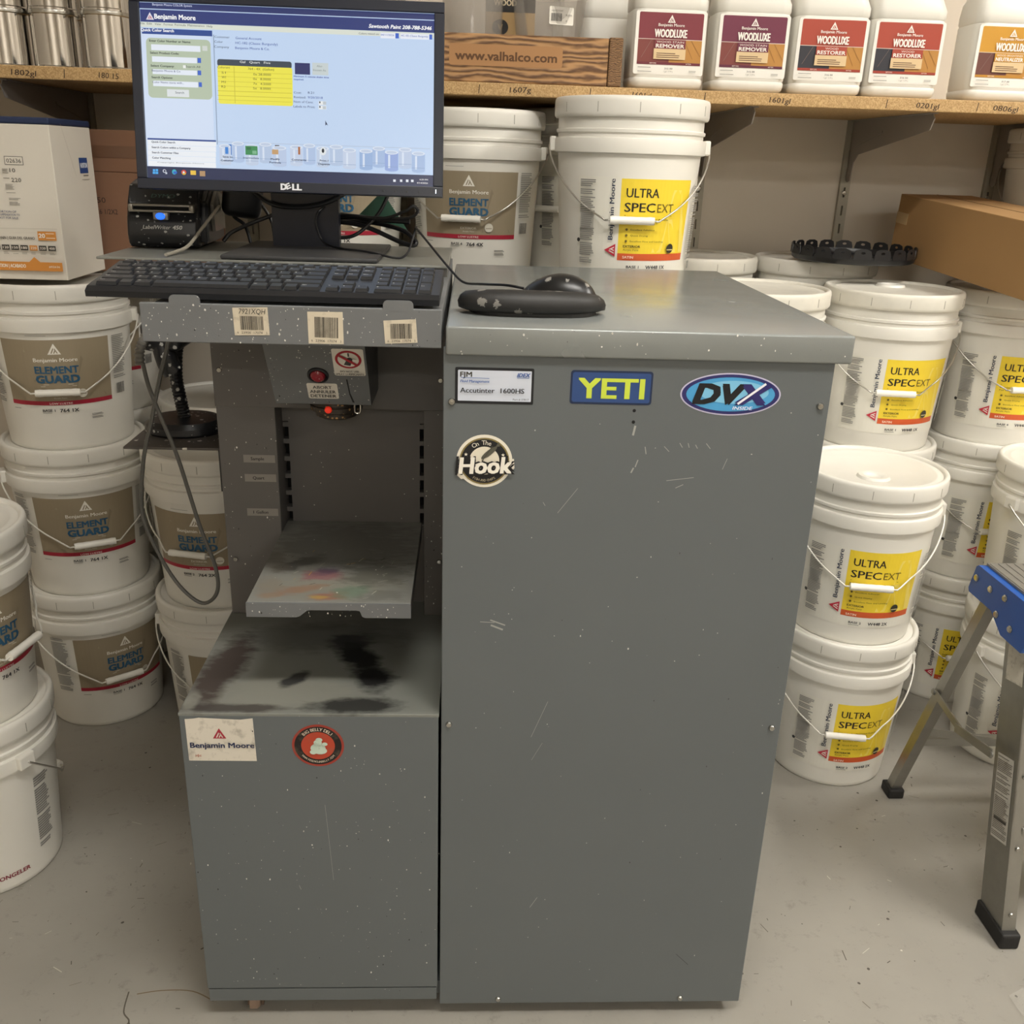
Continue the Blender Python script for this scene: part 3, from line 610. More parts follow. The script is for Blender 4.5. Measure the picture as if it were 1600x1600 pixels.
SCR_R = [(-0.0, 0.002, 1.0, 0.035, '28346a', 0), (0.001, 0.04, 1.0, 0.109, '2b3a78', 0), (0.001, 0.11, 0.999, 0.138, 'dfe4d8', 0), (0.004, 0.144, 0.241, 0.176, '2a4a92', 0), (0.815, 0.118, 0.866, 0.149, 'eef2fb', 0), (0.866, 0.118, 0.878, 0.147, '3c66cc', 0), (0.883, 0.118, 0.983, 0.148, 'eef2fb', 0), (0.983, 0.118, 0.993, 0.146, '3c66cc', 0), (0.244, 0.166, 0.247, 0.791, '8fa0b8', 0), (0.016, 0.197, 0.234, 0.534, 'b9c6ae', 0.03), (0.033, 0.233, 0.199, 0.266, 'eaf1fb', 0), (0.206, 0.231, 0.223, 0.259, 'd6dbd6', 0), (0.034, 0.3, 0.186, 0.331, 'eaf1fb', 0), (0.188, 0.3, 0.2, 0.328, '3c66cc', 0), (0.138, 0.344, 0.148, 0.361, 'f2f4f0', 0), (0.034, 0.372, 0.185, 0.4, 'eaf1fb', 0), (0.187, 0.371, 0.199, 0.397, '3c66cc', 0), (0.034, 0.437, 0.187, 0.468, 'eaf1fb', 0), (0.189, 0.437, 0.2, 0.464, '3c66cc', 0), (0.08, 0.483, 0.155, 0.525, 'e3e8ea', 0), (0.255, 0.302, 0.509, 0.342, '3b4652', 0.015), (0.255, 0.337, 0.511, 0.555, 'f3ea4e', 0.015), (0.256, 0.372, 0.51, 0.374, 'cdbf3c', 0), (0.256, 0.399, 0.509, 0.401, 'cdbf3c', 0), (0.255, 0.426, 0.508, 0.428, 'cdbf3c', 0), (0.254, 0.453, 0.507, 0.455, 'cdbf3c', 0), (0.253, 0.48, 0.507, 0.483, 'cdbf3c', 0), (0.252, 0.507, 0.506, 0.51, 'cdbf3c', 0), (0.251, 0.531, 0.506, 0.533, 'cdbf3c', 0), (0.311, 0.342, 0.313, 0.55, 'cdbf3c', 0), (0.52, 0.307, 0.572, 0.372, '2b2f66', 0), (0.58, 0.303, 0.635, 0.372, 'ccd6d6', 0), (0.6, 0.521, 0.626, 0.542, 'f0f3f3', 0), (0.6, 0.547, 0.626, 0.568, 'f0f3f3', 0), (0.615, 0.522, 0.626, 0.54, 'c2cad0', 0), (0.614, 0.549, 0.625, 0.566, 'c2cad0', 0), (0.006, 0.767, 0.242, 0.777, '2a4a92', 0), (0.006, 0.777, 0.242, 0.805, 'f1f5fa', 0), (0.006, 0.807, 0.241, 0.836, 'f1f5fa', 0), (0.005, 0.838, 0.24, 0.866, 'f1f5fa', 0), (0.005, 0.868, 0.239, 0.897, 'f1f5fa', 0), (0.006, 0.899, 0.239, 0.929, 'f4f7fb', 0), (0.001, 0.931, 1.0, 1.0, '222c50', 0), (0.246, 0.774, 0.988, 0.777, 'b8c4d8', 0), (0.275, 0.808, 0.286, 0.848, '3f86d6', 0), (0.285, 0.789, 0.295, 0.85, '2f6fc0', 0), (0.345, 0.797, 0.387, 0.849, '3f8f57', 0), (0.349, 0.804, 0.365, 0.82, '2f6f45', 0), (0.369, 0.824, 0.384, 0.843, '7fb890', 0), (0.446, 0.784, 0.454, 0.846, '4a3b30', 0), (0.437, 0.813, 0.459, 0.841, 'c8a070', 0), (0.454, 0.784, 0.461, 0.81, '2a2a2a', 0), (0.51, 0.789, 0.541, 0.844, 'f0f2ea', 0), (0.528, 0.793, 0.535, 0.838, 'b06a3a', 0), (0.597, 0.784, 0.631, 0.85, '2a3038', -1), (0.603, 0.791, 0.626, 0.838, 'e6ebee', -1), (0.61, 0.798, 0.619, 0.824, '2a3038', -1), (0.02, 0.948, 0.028, 0.961, '4fb0f4', 0), (0.019, 0.963, 0.028, 0.976, '4fb0f4', 0), (0.03, 0.947, 0.038, 0.96, '4fb0f4', 0), (0.029, 0.963, 0.038, 0.976, '4fb0f4', 0), (0.054, 0.947, 0.066, 0.968, 'd8dde8', -1), (0.057, 0.95, 0.064, 0.964, '222c50', -1), (0.063, 0.964, 0.069, 0.975, 'd8dde8', 0), (0.086, 0.946, 0.102, 0.976, '35b0c8', -1), (0.09, 0.957, 0.104, 0.972, '2a62c8', -1), (0.118, 0.947, 0.136, 0.976, 'd84a3a', -1), (0.121, 0.961, 0.134, 0.977, 'e0b83a', -1), (0.123, 0.955, 0.13, 0.968, 'e8e8f0', -1), (0.15, 0.949, 0.169, 0.975, 'f0c64a', 0), (0.182, 0.95, 0.201, 0.981, 'b8946a', 0), (0.859, 0.964, 0.868, 0.978, 'e8ecf4', 0), (0.883, 0.963, 0.891, 0.977, 'e8ecf4', 0), (0.904, 0.962, 0.913, 0.977, 'e8ecf4', 0), (0.922, 0.962, 0.931, 0.976, 'e8ecf4', 0)]
SCR_T = [('Benjamin Moore COLOR System', 0.048, 0.025, 0.132, 0.013, 'dfe6ff', 0, 0), ('Benjamin Moore', 0.053, 0.097, 0.137, 0.028, 'ffffff', 1, 0), ('Sawtooth Paint 208-788-5346', 0.776, 0.1, 0.214, 0.021, 'ffffff', 1, 0.25), ('File', 0.005, 0.131, 0.014, 0.012, '55605a', 0, 0), ('Edit', 0.027, 0.131, 0.017, 0.012, '55605a', 0, 0), ('View', 0.053, 0.132, 0.021, 0.012, '55605a', 0, 0), ('Format', 0.083, 0.132, 0.031, 0.012, '55605a', 0, 0), ('Formula', 0.12, 0.132, 0.037, 0.012, '55605a', 0, 0), ('Maintenance', 0.163, 0.132, 0.057, 0.012, '55605a', 0, 0), ('Help', 0.227, 0.133, 0.02, 0.012, '55605a', 0, 0), ('Quick Color Search', 0.005, 0.168, 0.111, 0.016, 'ffffff', 1, 0), ('Colors mixed on:', 0.742, 0.139, 0.07, 0.011, '404858', 0, 0), ('04/11/2026', 0.817, 0.142, 0.046, 0.011, '3a62b8', 0, 0), ('HC-182 (Classic Burgundy)', 0.887, 0.142, 0.093, 0.011, '3a62b8', 0, 0), ('Enter Color Number or Name:', 0.032, 0.225, 0.139, 0.012, '2f3a38', 1, 0), ('Select Product Code:', 0.033, 0.292, 0.097, 0.012, '2f3a38', 1, 0), ('Select Company:', 0.033, 0.364, 0.079, 0.012, '2f3a38', 1, 0), ('Search All', 0.151, 0.362, 0.049, 0.012, '2f3a38', 0, 0), ('Benjamin Moore & Co', 0.036, 0.391, 0.096, 0.012, '2f3f70', 0, 0), ('Search Options:', 0.034, 0.429, 0.071, 0.012, '2f3a38', 1, 0), ('Color Name starts with...', 0.036, 0.456, 0.107, 0.012, '2f3f70', 0, 0), ('Search', 0.112, 0.511, 0.03, 0.013, '3a4450', 0, 0), ('Customer', 0.252, 0.19, 0.051, 0.013, '4a5570', 0, 0), ('Color', 0.251, 0.217, 0.029, 0.013, '4a5570', 0, 0), ('Company', 0.25, 0.245, 0.05, 0.013, '4a5570', 0, 0), ('General Account', 0.323, 0.193, 0.088, 0.014, '2f49a0', 0, 0), ('HC-182 (Classic Burgundy)', 0.322, 0.22, 0.143, 0.014, '2f49a0', 0, 0), ('Benjamin Moore & Co.', 0.321, 0.248, 0.116, 0.014, '2f49a0', 0, 0), ('Gal   Quart   Five', 0.335, 0.325, 0.104, 0.013, 'f0f4f0', 0, 0), ('Colorant', 0.258, 0.359, 0.043, 0.013, '5a5c28', 0, 0), ('764 - 4X  (Gallon)', 0.362, 0.362, 0.089, 0.013, '5a5c28', 0, 0), ('S1', 0.272, 0.389, 0.014, 0.013, '5a5c28', 0, 0), ('0x 28.0000', 0.38, 0.392, 0.06, 0.013, '5a5c28', 0, 0), ('W1', 0.272, 0.415, 0.014, 0.013, '5a5c28', 0, 0), ('0x   8.0000', 0.379, 0.418, 0.06, 0.013, '5a5c28', 0, 0), ('M1', 0.271, 0.442, 0.014, 0.013, '5a5c28', 0, 0), ('7x   4.5000', 0.379, 0.445, 0.06, 0.013, '5a5c28', 0, 0), ('R2', 0.27, 0.468, 0.014, 0.013, '5a5c28', 0, 0), ('5x   8.0000', 0.378, 0.471, 0.06, 0.013, '5a5c28', 0, 0), ('Also', 0.597, 0.332, 0.019, 0.012, '8a9494', 0, 0), ('Known As', 0.585, 0.355, 0.043, 0.012, '8a9494', 0, 0), ('Minimum 5 minute shake time', 0.518, 0.393, 0.12, 0.009, '2f49a0', 1, 0), ('required.', 0.518, 0.41, 0.034, 0.009, '2f49a0', 1, 0), ('Cost:', 0.517, 0.487, 0.026, 0.013, '3c4a78', 0, 0), ('8.21', 0.565, 0.485, 0.021, 0.013, '3c4a78', 0, 0), ('Revised:', 0.517, 0.513, 0.041, 0.013, '3c4a78', 0, 0), ('9/20/2018', 0.565, 0.512, 0.051, 0.013, '2f49a0', 0, 0), ('Num of Cans:', 0.516, 0.539, 0.067, 0.013, '3c4a78', 0, 0), ('Labels to Print:', 0.515, 0.566, 0.074, 0.013, '3c4a78', 0, 0), ('1', 0.604, 0.537, 0.004, 0.011, '303848', 0, 0), ('1', 0.604, 0.563, 0.004, 0.011, '303848', 0, 0), ('Quick Color Search', 0.023, 0.797, 0.081, 0.011, '2a3850', 1, 0), ('Search Colors within a Company', 0.023, 0.828, 0.133, 0.011, '2a3850', 1, 0), ('Search Customer Files', 0.023, 0.858, 0.091, 0.011, '2a3850', 1, 0), ('Color Matching', 0.023, 0.889, 0.063, 0.011, '2a3850', 1, 0), ('Copyright Benjamin Moore', 0.04, 0.912, 0.161, 0.006, '50607a', 0, 0), ('Save to', 0.266, 0.87, 0.034, 0.011, '20304c', 1, 0), ('Customer', 0.26, 0.891, 0.043, 0.011, '20304c', 1, 0), ('Intermediate', 0.337, 0.872, 0.054, 0.011, '5a6a8a', 1, 0), ('Modify', 0.432, 0.874, 0.031, 0.011, '20304c', 1, 0), ('Formula', 0.428, 0.894, 0.039, 0.011, '20304c', 1, 0), ('Comments', 0.505, 0.874, 0.05, 0.011, '20304c', 1, 0), ('Print /', 0.603, 0.874, 0.03, 0.011, '20304c', 1, 0), ('Dispense', 0.598, 0.894, 0.04, 0.011, '20304c', 1, 0), ('4:29 PM', 0.952, 0.966, 0.03, 0.009, 'ffffff', 0, 0), ('4/14/2026', 0.943, 0.986, 0.039, 0.009, 'ffffff', 0, 0)]
SCR_C = [(0.253, 0.802, 0.293, 0.909, 'c9d6ec'), (0.297, 0.784, 0.339, 0.891, 'b4c8e8'), (0.344, 0.799, 0.388, 0.906, 'c6d4ea'), (0.392, 0.783, 0.435, 0.891, 'b9cbe6'), (0.438, 0.802, 0.486, 0.909, 'bfcfea'), (0.499, 0.794, 0.542, 0.902, 'c9d6ec'), (0.545, 0.783, 0.587, 0.891, 'b4c8e8'), (0.591, 0.797, 0.634, 0.905, 'c6d4ea'), (0.637, 0.785, 0.683, 0.893, 'b9cbe6'), (0.683, 0.802, 0.729, 0.91, 'c9d6ec'), (0.741, 0.804, 0.787, 0.912, '9db8e0'), (0.787, 0.787, 0.831, 0.895, 'a9c0e4'), (0.83, 0.807, 0.877, 0.915, '98aee0'), (0.879, 0.789, 0.924, 0.897, 'c0cfe8'), (0.925, 0.809, 0.971, 0.917, 'a9c0e4')]

P.rect(0, 0, SW, SH, 'c6dbf7')
P.rect(0.0, SH * .06, SW * .235, SH * .85, 'd6e4fa')
for (u0, v0, u1, v1, c, r_) in SCR_R:
    if r_ < 0: P.ell((u0 + u1) / 2 * SW, SH * (1 - (v0 + v1) / 2), (u1 - u0) / 2 * SW, (v1 - v0) / 2 * SH, c, 16)
    elif r_: P.rrect(u0 * SW, SH * (1 - v1), u1 * SW, SH * (1 - v0), r_ * SW * .5, c)
    else: P.rect(u0 * SW, SH * (1 - v0), u1 * SW, SH * (1 - v1), c)
for (u0, v0, u1, v1, c) in SCR_C:
    x0, x1, y1, y0 = u0 * SW, u1 * SW, SH * (1 - v0), SH * (1 - v1); xm = (x0 + x1) / 2; w = (x1 - x0) / 2
    P.rect(x0, y0 + .002, x1, y1, c); P.ell(xm, y0 + .002, w, .003, c, 16); P.ell(xm, y1, w, .0032, 'e4ecf8', 16); P.ell(xm, y1, w * .8, .0022, 'c4d2e8', 16); P.rect(x0 + w * .5, y0 + .004, x0 + w * .8, y1 - .004, 'dde8f8'); P.line([(x0, y0 + .006), (x1, y0 + .006)], .0006, '8fa6cc')
for (u0, v0, u1, v1, c, r_) in SCR_R[-40:]:
    if v0 < .79 or v0 > .9: continue
    if r_ < 0: P.ell((u0 + u1) / 2 * SW, SH * (1 - (v0 + v1) / 2), (u1 - u0) / 2 * SW, (v1 - v0) / 2 * SH, c, 16)
    elif u1 - u0 < .1: P.rect(u0 * SW, SH * (1 - v0), u1 * SW, SH * (1 - v1), c)
P.layer += 1
for (s, u, v, w, h, c, bo, sh) in SCR_T: P.text(s, u * SW, SH * (1 - v), h * SH, c, w=w * SW, bold=.03 if bo else .008, shear=sh, up=False)
P.logo(.038 * SW, SH * (1 - .083), .012, 'e8e4ee', 'b03048'); 
P.poly([(u * SW, SH * (1 - v)) for u, v in ((.624, .635), (.624, .665), (.628, .658), (.633, .664))], '2a3450')
me = P.mesh('screen', lambda a, b, z: (-SW / 2 + a, .0042 - z, .0165 + b)); tilt(link('screen', me, SCREEN, MON))['label'] = 'lit screen with a search panel and yellow formula table'
P = Print(); P.text('D', -.016, .0045, .0095, 'e4e6ec', w=.0085, bold=.06); P.text('E', -.0062, .0052, .0085, 'e4e6ec', w=.0065, bold=.06, rot=.4); P.text('LL', .0025, .0045, .0095, 'e4e6ec', w=.014, bold=.06)
me = P.mesh('brand_mark', lambda a, b, z: (a, -.0002 - z, b)); tilt(link('brand_mark', me, INK, MON))
bm = bmesh.new()
for k in range(4): disc(bm, (.148 + k * .019, -.0002, .0075), .0016, 'y', .0006, 10)
tilt(part('menu_buttons', bm, BLACK_PL, MON))
bm = bmesh.new(); bx(bm, W2 - .012, W2 - .0108, -.0006, .001, .006, .012); tilt(part('power_light', bm, emit_mat('white_led', 'e8f0ff', 2.0), MON))
bm = bmesh.new()
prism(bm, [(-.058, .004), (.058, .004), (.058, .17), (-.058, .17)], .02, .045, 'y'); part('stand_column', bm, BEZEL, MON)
bm = bmesh.new(); bx(bm, -.108, .142, -.16, .11, .0005, .008, bev=.003); part('stand_base', bm, M('matte_dark_base', '3b3b3c', .5, .2, .2, 25, .1, 300), MON, smooth=True)
bm = bmesh.new(); bx(bm, -.04, .04, -.06, .03, .12, .19, bev=.006); part('stand_hinge', bm, BLACK_PL, MON, smooth=True)

# ------------------------------------------------------------------ keyboard
KB = thing('keyboard', 'black full size wired keyboard on the machine deck', 'keyboard', (-.262, .052, 1.151), (math.radians(5), 0, math.radians(-.8)))
KW = .222
bm = bmesh.new(); prism(bm, [(-.004, .0005), (.128, .0005), (.131, .006), (.131, .0175), (.128, .0205), (.005, .0125), (-.004, .008)], -KW, KW, 'x')
part('case', bm, BLACK_PL, KB)
U = .0189; key_me = {}
def key_mesh(w, d=.0155):
    k = (round(w, 4), d)
    if k in key_me: return key_me[k]
    bm = bmesh.new(); hw, hd = w / 2, d / 2
    lo = [bm.verts.new(p) for p in ((-hw, -hd, 0), (hw, -hd, 0), (hw, hd, 0), (-hw, hd, 0))]
    hi = [bm.verts.new(p) for p in ((-hw + .0016, -hd + .0016, .0042), (hw - .0016, -hd + .0016, .0042), (hw - .0016, hd - .001, .0042), (-hw + .0016, hd - .001, .0042))]
    bm.faces.new(hi)
    for i in range(4): bm.faces.new((lo[i], lo[(i + 1) % 4], hi[(i + 1) % 4], hi[i]))
    me = bm_mesh(bm, 'key'); me.materials.append(KEY_MAT); key_me[k] = me; return me
LEG = Print(.00005); LEG.layer = 1
def key(x, row_y, w, txt='', d=.0155, rows=1):
    y = row_y; o = link('key', key_mesh(w * U - .0022, d), KEY_MAT, KB)
    zt = .0125 + (.008 / .123) * (y - .005); o.location = (x + w * U / 2, y, zt + .0002); o.rotation_euler = (math.atan(.008 / .123), 0, 0)
    if txt: LEG.text(txt, x + .0042, y + .001, .0034 if len(txt) < 2 else .0024, 'd8d8d4', bold=.025, up=False)
xL = -KW + .0085
ys = [.0165, .0355, .0545, .0735, .0925]
rows = [
    (ys[4], [('`', 1)] + [(c, 1) for c in '1234567890-='] + [('Backspace', 2)]),
    (ys[3], [('Tab', 1.5)] + [(c, 1) for c in 'QWERTYUIOP[]'] + [('\\', 1.5)]),
    (ys[2], [('Caps', 1.75)] + [(c, 1) for c in "ASDFGHJKL;'"] + [('Enter', 2.25)]),
    (ys[1], [('Shift', 2.25)] + [(c, 1) for c in 'ZXCVBNM,./'] + [('Shift', 2.75)]),
    (ys[0], [('Ctrl', 1.5), ('', 1.0), ('Alt', 1.25), ('', 6.5), ('Alt', 1.25), ('', 1.0), ('', 1.0), ('Ctrl', 1.5)])]
for y, ks in rows:
    x = xL
    for t_, w in ks: key(x, y, w, t_); x += w * U
x = xL
for i, t_ in enumerate(['Esc'] + ['F%d' % k for k in range(1, 13)]):
    key(x, .1125, 1.0, t_, .0125); x += U * (15 - 13 * 1.0) / 12 + U
xn = xL + 15 * U + .005
for r_, y in ((0, ys[4]), (1, ys[3])):
    for k in range(3): key(xn + k * U, y, 1, (('Ins', 'Home', 'PgUp'), ('Del', 'End', 'PgDn'))[r_][k])
for k in range(3): key(xn + k * U, .1125, 1, ('PrtSc', 'ScrLk', 'Pause')[k], .0125)
key(xn + U, ys[1], 1, '^'); [key(xn + k * U, ys[0], 1, '<v>'[k]) for k in range(3)]
xp = xn + 3 * U + .005
for r_, y in enumerate((ys[4], ys[3], ys[2], ys[1])):
    for k in range(3): key(xp + k * U, y, 1, ('/*-' if r_ == 0 else ('789', '456', '123')[r_ - 1])[k])
for k in range(4): key(xp + k * U, .1125, 1, '', .0125)
key(xp, ys[0], 2, '0'); key(xp + 2 * U, ys[0], 1, '.')
key(xp + 3 * U, ys[4], 1, '-'); key(xp + 3 * U, (ys[3] + ys[2]) / 2, 1, '+', .0155 + .019); key(xp + 3 * U, (ys[1] + ys[0]) / 2, 1, 'Ent', .0155 + .019)
me = LEG.mesh('key_legends', lambda a, b, z: (a, b, .0125 + (.008 / .123) * (b - .005) + .0046 + z)); link('key_legends', me, INK_MATTE, KB)

# ------------------------------------------------------------------ mouse and wrist pad
PAD = thing('mouse_pad', 'black padded wrist rest mat lying on the cabinet lid', 'mouse pad', (.085, .163, 1.1355))
bm = bmesh.new()
ring = []
for k in range(36):
    a = 2 * math.pi * k / 36; c, s = math.cos(a), math.sin(a); ex = .55
    ring.append((.088 * math.copysign(abs(c) ** ex, c), .088 * math.copysign(abs(s) ** ex, s)))
prism(bm, ring, 0, .005, 'z'); part('mat', bm, RUBBER, PAD)
bm = bmesh.new(); pts = [(-.086, -.03, .012), (-.082, -.058, .014), (-.05, -.072, .016), (0, -.076, .0165), (.05, -.070, .016), (.078, -.05, .013), (.088, -.028, .008)]
Pc = catmull(pts, 5); rd = [.012 + .008 * math.sin(math.pi * (i / (len(Pc) - 1)) ** .8) ** .6 for i in range(len(Pc))]; rd[-1] = .005
tube(bm, [tuple(p) for p in Pc], .018, 12, 0, radii=rd)
for v in bm.verts: v.co.z = max(v.co.z * .92, .0045)
part('wrist_cushion', bm, M('worn_black_gel', '232221', .55, 0, .35, 30, .2, 150, speck=(60, .5, .4, '7d7a74')), PAD, smooth=True, autos=60)
MS = thing('mouse', 'black wired computer mouse with pale smudges resting on the pad', 'mouse', (.123, .16, 1.141), (0, 0, math.radians(62)))
bm = bmesh.new(); sec = []
for i in range(13):
    t = i / 12; y = -.055 + .11 * t; w = .031 * (math.sin(math.pi * min(max(t, .03), .97)) ** .4); h = .043 * (math.sin(math.pi * (.06 + .88 * t ** .85)) ** .6)
    sec.append([bm.verts.new((w * math.cos(math.pi * k / 12), y, max(h * math.sin(math.pi * k / 12) ** .8, 0))) for k in range(13)])
for a, b_ in zip(sec, sec[1:]):
    for k in range(12): bm.faces.new((a[k], a[k + 1], b_[k + 1], b_[k]))
    bm.faces.new((a[12], a[0], b_[0], b_[12]))
bm.faces.new(sec[0]); bm.faces.new(sec[-1])
part('shell', bm, M('worn_mouse_plastic', '1b1b1c', .33, 0, .25, 30, .05, 300, speck=(80, .45, .5, '8f8c86')), MS, smooth=True, autos=60)
bm = bmesh.new(); disc(bm, (-.003, .03, .025), .008, 'X', .006, 16); part('scroll_wheel', bm, BLACK_PL, MS, smooth=True)
o = tubeo('cable', [(.075, .19, 1.158), (.05, .205, 1.160), (.015, .25, 1.155), (-.012, .31, 1.15), (-.035, .36, 1.165), (-.065, .43, 1.19), (-.092, .49, 1.213), (-.095, .50, 1.214), (-.1, .485, 1.195), (-.108, .465, 1.175), (-.125, .455, 1.1685), (-.175, .475, 1.1755), (-.235, .535, 1.1755), (-.262, .556, 1.185), (-.272, .556, 1.215), (-.265, .56, 1.235), (-.24, .60, 1.25)], .0019, CABLE_BLK, MS)
Mm = Matrix.Translation((.123, .16, 1.141)) @ Matrix.Rotation(math.radians(62), 4, 'Z'); o.matrix_parent_inverse = Mm.inverted()

# ------------------------------------------------------------------ label printer
PR = thing('label_printer', 'black label printer with silver slot and blue light beside the monitor', 'printer', (-.535, .62, 1.165), (0, 0, math.radians(3))); PR.scale = (1.08, 1, .77)
bm = bmesh.new(); prism(bm, [(-.078, .002), (.09, .002), (.09, .10), (.06, .135), (-.01, .145), (-.05, .135), (-.062, .095), (-.072, .082), (-.086, .06), (-.09, .03), (-.086, .010)], -.054, .054, 'x')
bmesh.ops.bevel(bm, geom=bm.edges[:], offset=.005, segments=3, affect='EDGES', profile=.5)
part('housing', bm, BLACK_SPECK, PR, smooth=True, autos=40)
bm = bmesh.new(); prism(bm, [(-.06, .01), (.08, .01), (.08, .125), (.0, .135), (-.05, .1), (-.06, .05)], .054, .0665, 'x'); bmesh.ops.bevel(bm, geom=bm.edges[:], offset=.004, segments=2, affect='EDGES'); part('side_cover', bm, BLACK_PL, PR, smooth=True, autos=40)
bm = bmesh.new(); prism(bm, [(-.03, .035), (.06, .035), (.062, .07), (.05, .115), (.01, .125), (-.035, .095)], .0672, .0725, 'x'); part('side_window', bm, M('smoky_window', '6a665f', .2, 0, .1, 20), PR)
SILV = M('silver_trim', '8c887f', .3, .6, .05)
bm = bmesh.new()
bx(bm, -.047, .047, -.085, -.07, .078, .083, bev=.0015); bx(bm, -.047, .047, -.082, -.066, .090, .095, bev=.0015); bx(bm, -.05, -.043, -.084, -.068, .078, .095, bev=.0015); bx(bm, .043, .05, -.084, -.068, .078, .095, bev=.0015); bx(bm, -.012, .012, -.0905, -.075, .062, .08, bev=.003)
part('trim', bm, SILV, PR, smooth=True)
bm = bmesh.new(); bx(bm, -.043, .043, -.078, -.066, .083, .090); part('paper_slot', bm, VOID, PR)
bm = bmesh.new(); disc(bm, (0, -.0905, .0705), .0075, 'y', .002, 20, dome=.002); part('power_button', bm, emit_mat('blue_led', '2a6cf0', 1.1), PR, smooth=True)['label'] = 'glowing blue button'
P = Print(); P.text('DYMO', 0, .108, .008, '3f5a54', w=.036, bold=.02, shear=.2, align='c')
link('brand_text', P.mesh('brand_text', lambda a, b, z: (a, -.062 - (b - .108) * -.35 - z - .0012, b)), INK, PR)
P = Print(); P.text('LabelWriter', -.029, 0, .0085, 'b8b8b4', w=.042, bold=.012, shear=.2); P.text('450', .0165, 0, .0085, 'c8c8c4', w=.0145, bold=.03, shear=.2)
link('model_text', P.mesh('model_text', lambda a, b, z: (a, -.0897 + (b) * .1 - z, .043 + b)), INK, PR)

# cables behind the monitor and on the shelf
def cable(name, label, pts, r, mat, group=None): return tag(tubeo(name, pts, r, mat), label, 'cable', group)
cable('printer_cable', 'pale grey cable running down past the label printer', [(-.448, .60, 1.235), (-.452, .56, 1.22), (-.462, .525, 1.20), (-.474, .48, 1.176), (-.485, .44, 1.1695), (-.487, .40, 1.169)], .0028, M('pale_cable', '8f8a7e', .5))
cable('power_cable', 'thick black cable looping out right of the monitor stand', [(-.30, .62, 1.21), (-.24, .63, 1.212), (-.19, .62, 1.205), (-.13, .60, 1.183), (-.105, .59, 1.178), (-.102, .595, 1.186), (-.13, .62, 1.203), (-.2, .64, 1.213), (-.3, .645, 1.205)], .0042, CABLE_BLK)
cable('power_cable', 'thin black cable making a tall loop right of the monitor stand', [(-.30, .635, 1.225), (-.22, .62, 1.225), (-.16, .61, 1.222), (-.12, .6, 1.236), (-.105, .6, 1.245), (-.098, .605, 1.235), (-.12, .61, 1.223), (-.2, .625, 1.222), (-.3, .65, 1.22)], .0028, CABLE_BLK)
cable('data_cable', 'black cable bundle end poking out right of the stand', [(-.3, .655, 1.232), (-.22, .64, 1.222), (-.16, .625, 1.218), (-.112, .615, 1.217)], .0045, CABLE_BLK)
cable('data_cable', 'short black cable stub below the looped cables', [(-.3, .66, 1.215), (-.2, .645, 1.216), (-.15, .63, 1.208), (-.12, .62, 1.2)], .0036, CABLE_BLK)
cable('data_cable', 'black cable drooping low right of the monitor stand', [(-.3, .60, 1.19), (-.24, .61, 1.186), (-.21, .61, 1.192), (-.185, .62, 1.212), (-.165, .63, 1.236), (-.15, .64, 1.27), (-.148, .65, 1.30)], .0034, CABLE_BLK)
cable('video_cable', 'black video cable curving across the stand below the monitor', [(-.46, .64, 1.30), (-.40, .585, 1.275), (-.35, .56, 1.245), (-.30, .555, 1.24), (-.25, .56, 1.25), (-.2, .58, 1.278), (-.17, .62, 1.30)], .0042, CABLE_BLK)
cable('data_cable', 'black cable crossing to the shelf left of the stand', [(-.29, .64, 1.25), (-.35, .635, 1.225), (-.40, .625, 1.205), (-.43, .60, 1.19), (-.442, .59, 1.176)], .0036, CABLE_BLK)
cable('data_cable', 'black cable falling from the headset shape left of the stand', [(-.45, .66, 1.24), (-.435, .65, 1.215), (-.415, .645, 1.20), (-.405, .64, 1.17)], .0032, CABLE_BLK)
cable('data_cable', 'thin black cable hanging straight left of the stand', [(-.42, .67, 1.30), (-.395, .665, 1.25), (-.37, .66, 1.21), (-.365, .66, 1.17)], .003, CABLE_BLK)
bm = bmesh.new(); bx(bm, -.035, .035, -.02, .02, 0, .075, bev=.014, seg=3); tag(part('power_adapter', bm, BLACK_PL, None, smooth=True, loc=(-.425, .66, 1.213), rot=(.1, .15, .3)), 'rounded black adapter hanging behind the label printer', 'adapter')
bm = bmesh.new(); prism(bm, [(-.045, 0), (.05, -.03), (.0, .045)], 0, .004, 'y'); tag(part('green_tag', bm, M('green_tag_card', '3f6a58', .5), None, loc=(-.165, .655, 1.222)), 'dark green tag caught among the cables', 'tag')

# ------------------------------------------------------------------ scanner on its stand
ST = thing('scanner_stand', 'black gooseneck stand with round base on the side plate', 'stand', (-.487, .42, .8745))
bm = bmesh.new(); lathe(bm, [(0, 0), (.064, 0), (.067, .004), (.066, .014), (.058, .022), (.03, .025), (0, .025)], 44)
bmesh.ops.transform(bm, matrix=Matrix.Scale(.88, 4, (0, 1, 0)), verts=bm.verts); part('base', bm, BLACK_SPECK, ST, smooth=True)
bm = bmesh.new(); path = catmull([(0, 0, .02), (-.004, 0, .05), (-.008, 0, .09), (-.004, 0, .135), (.006, 0, .17), (.013, -.004, .195)], 14)
tube(bm, [tuple(p) for p in path], .011, 14, 0, radii=[.0112 if i % 2 else .0098 for i in range(len(path))]); part('gooseneck', bm, BLACK_SPECK, ST, smooth=True, autos=20)
bm = bmesh.new(); bx(bm, -.012, .03, -.016, .016, .182, .202, bev=.005); bx(bm, -.03, .07, -.02, .02, .2, .216, bev=.005); part('holder', bm, BLACK_PL, ST, smooth=True)
SC = thing('barcode_scanner', 'black handheld barcode scanner hanging under the deck', 'scanner', (-.476, .30, .996))
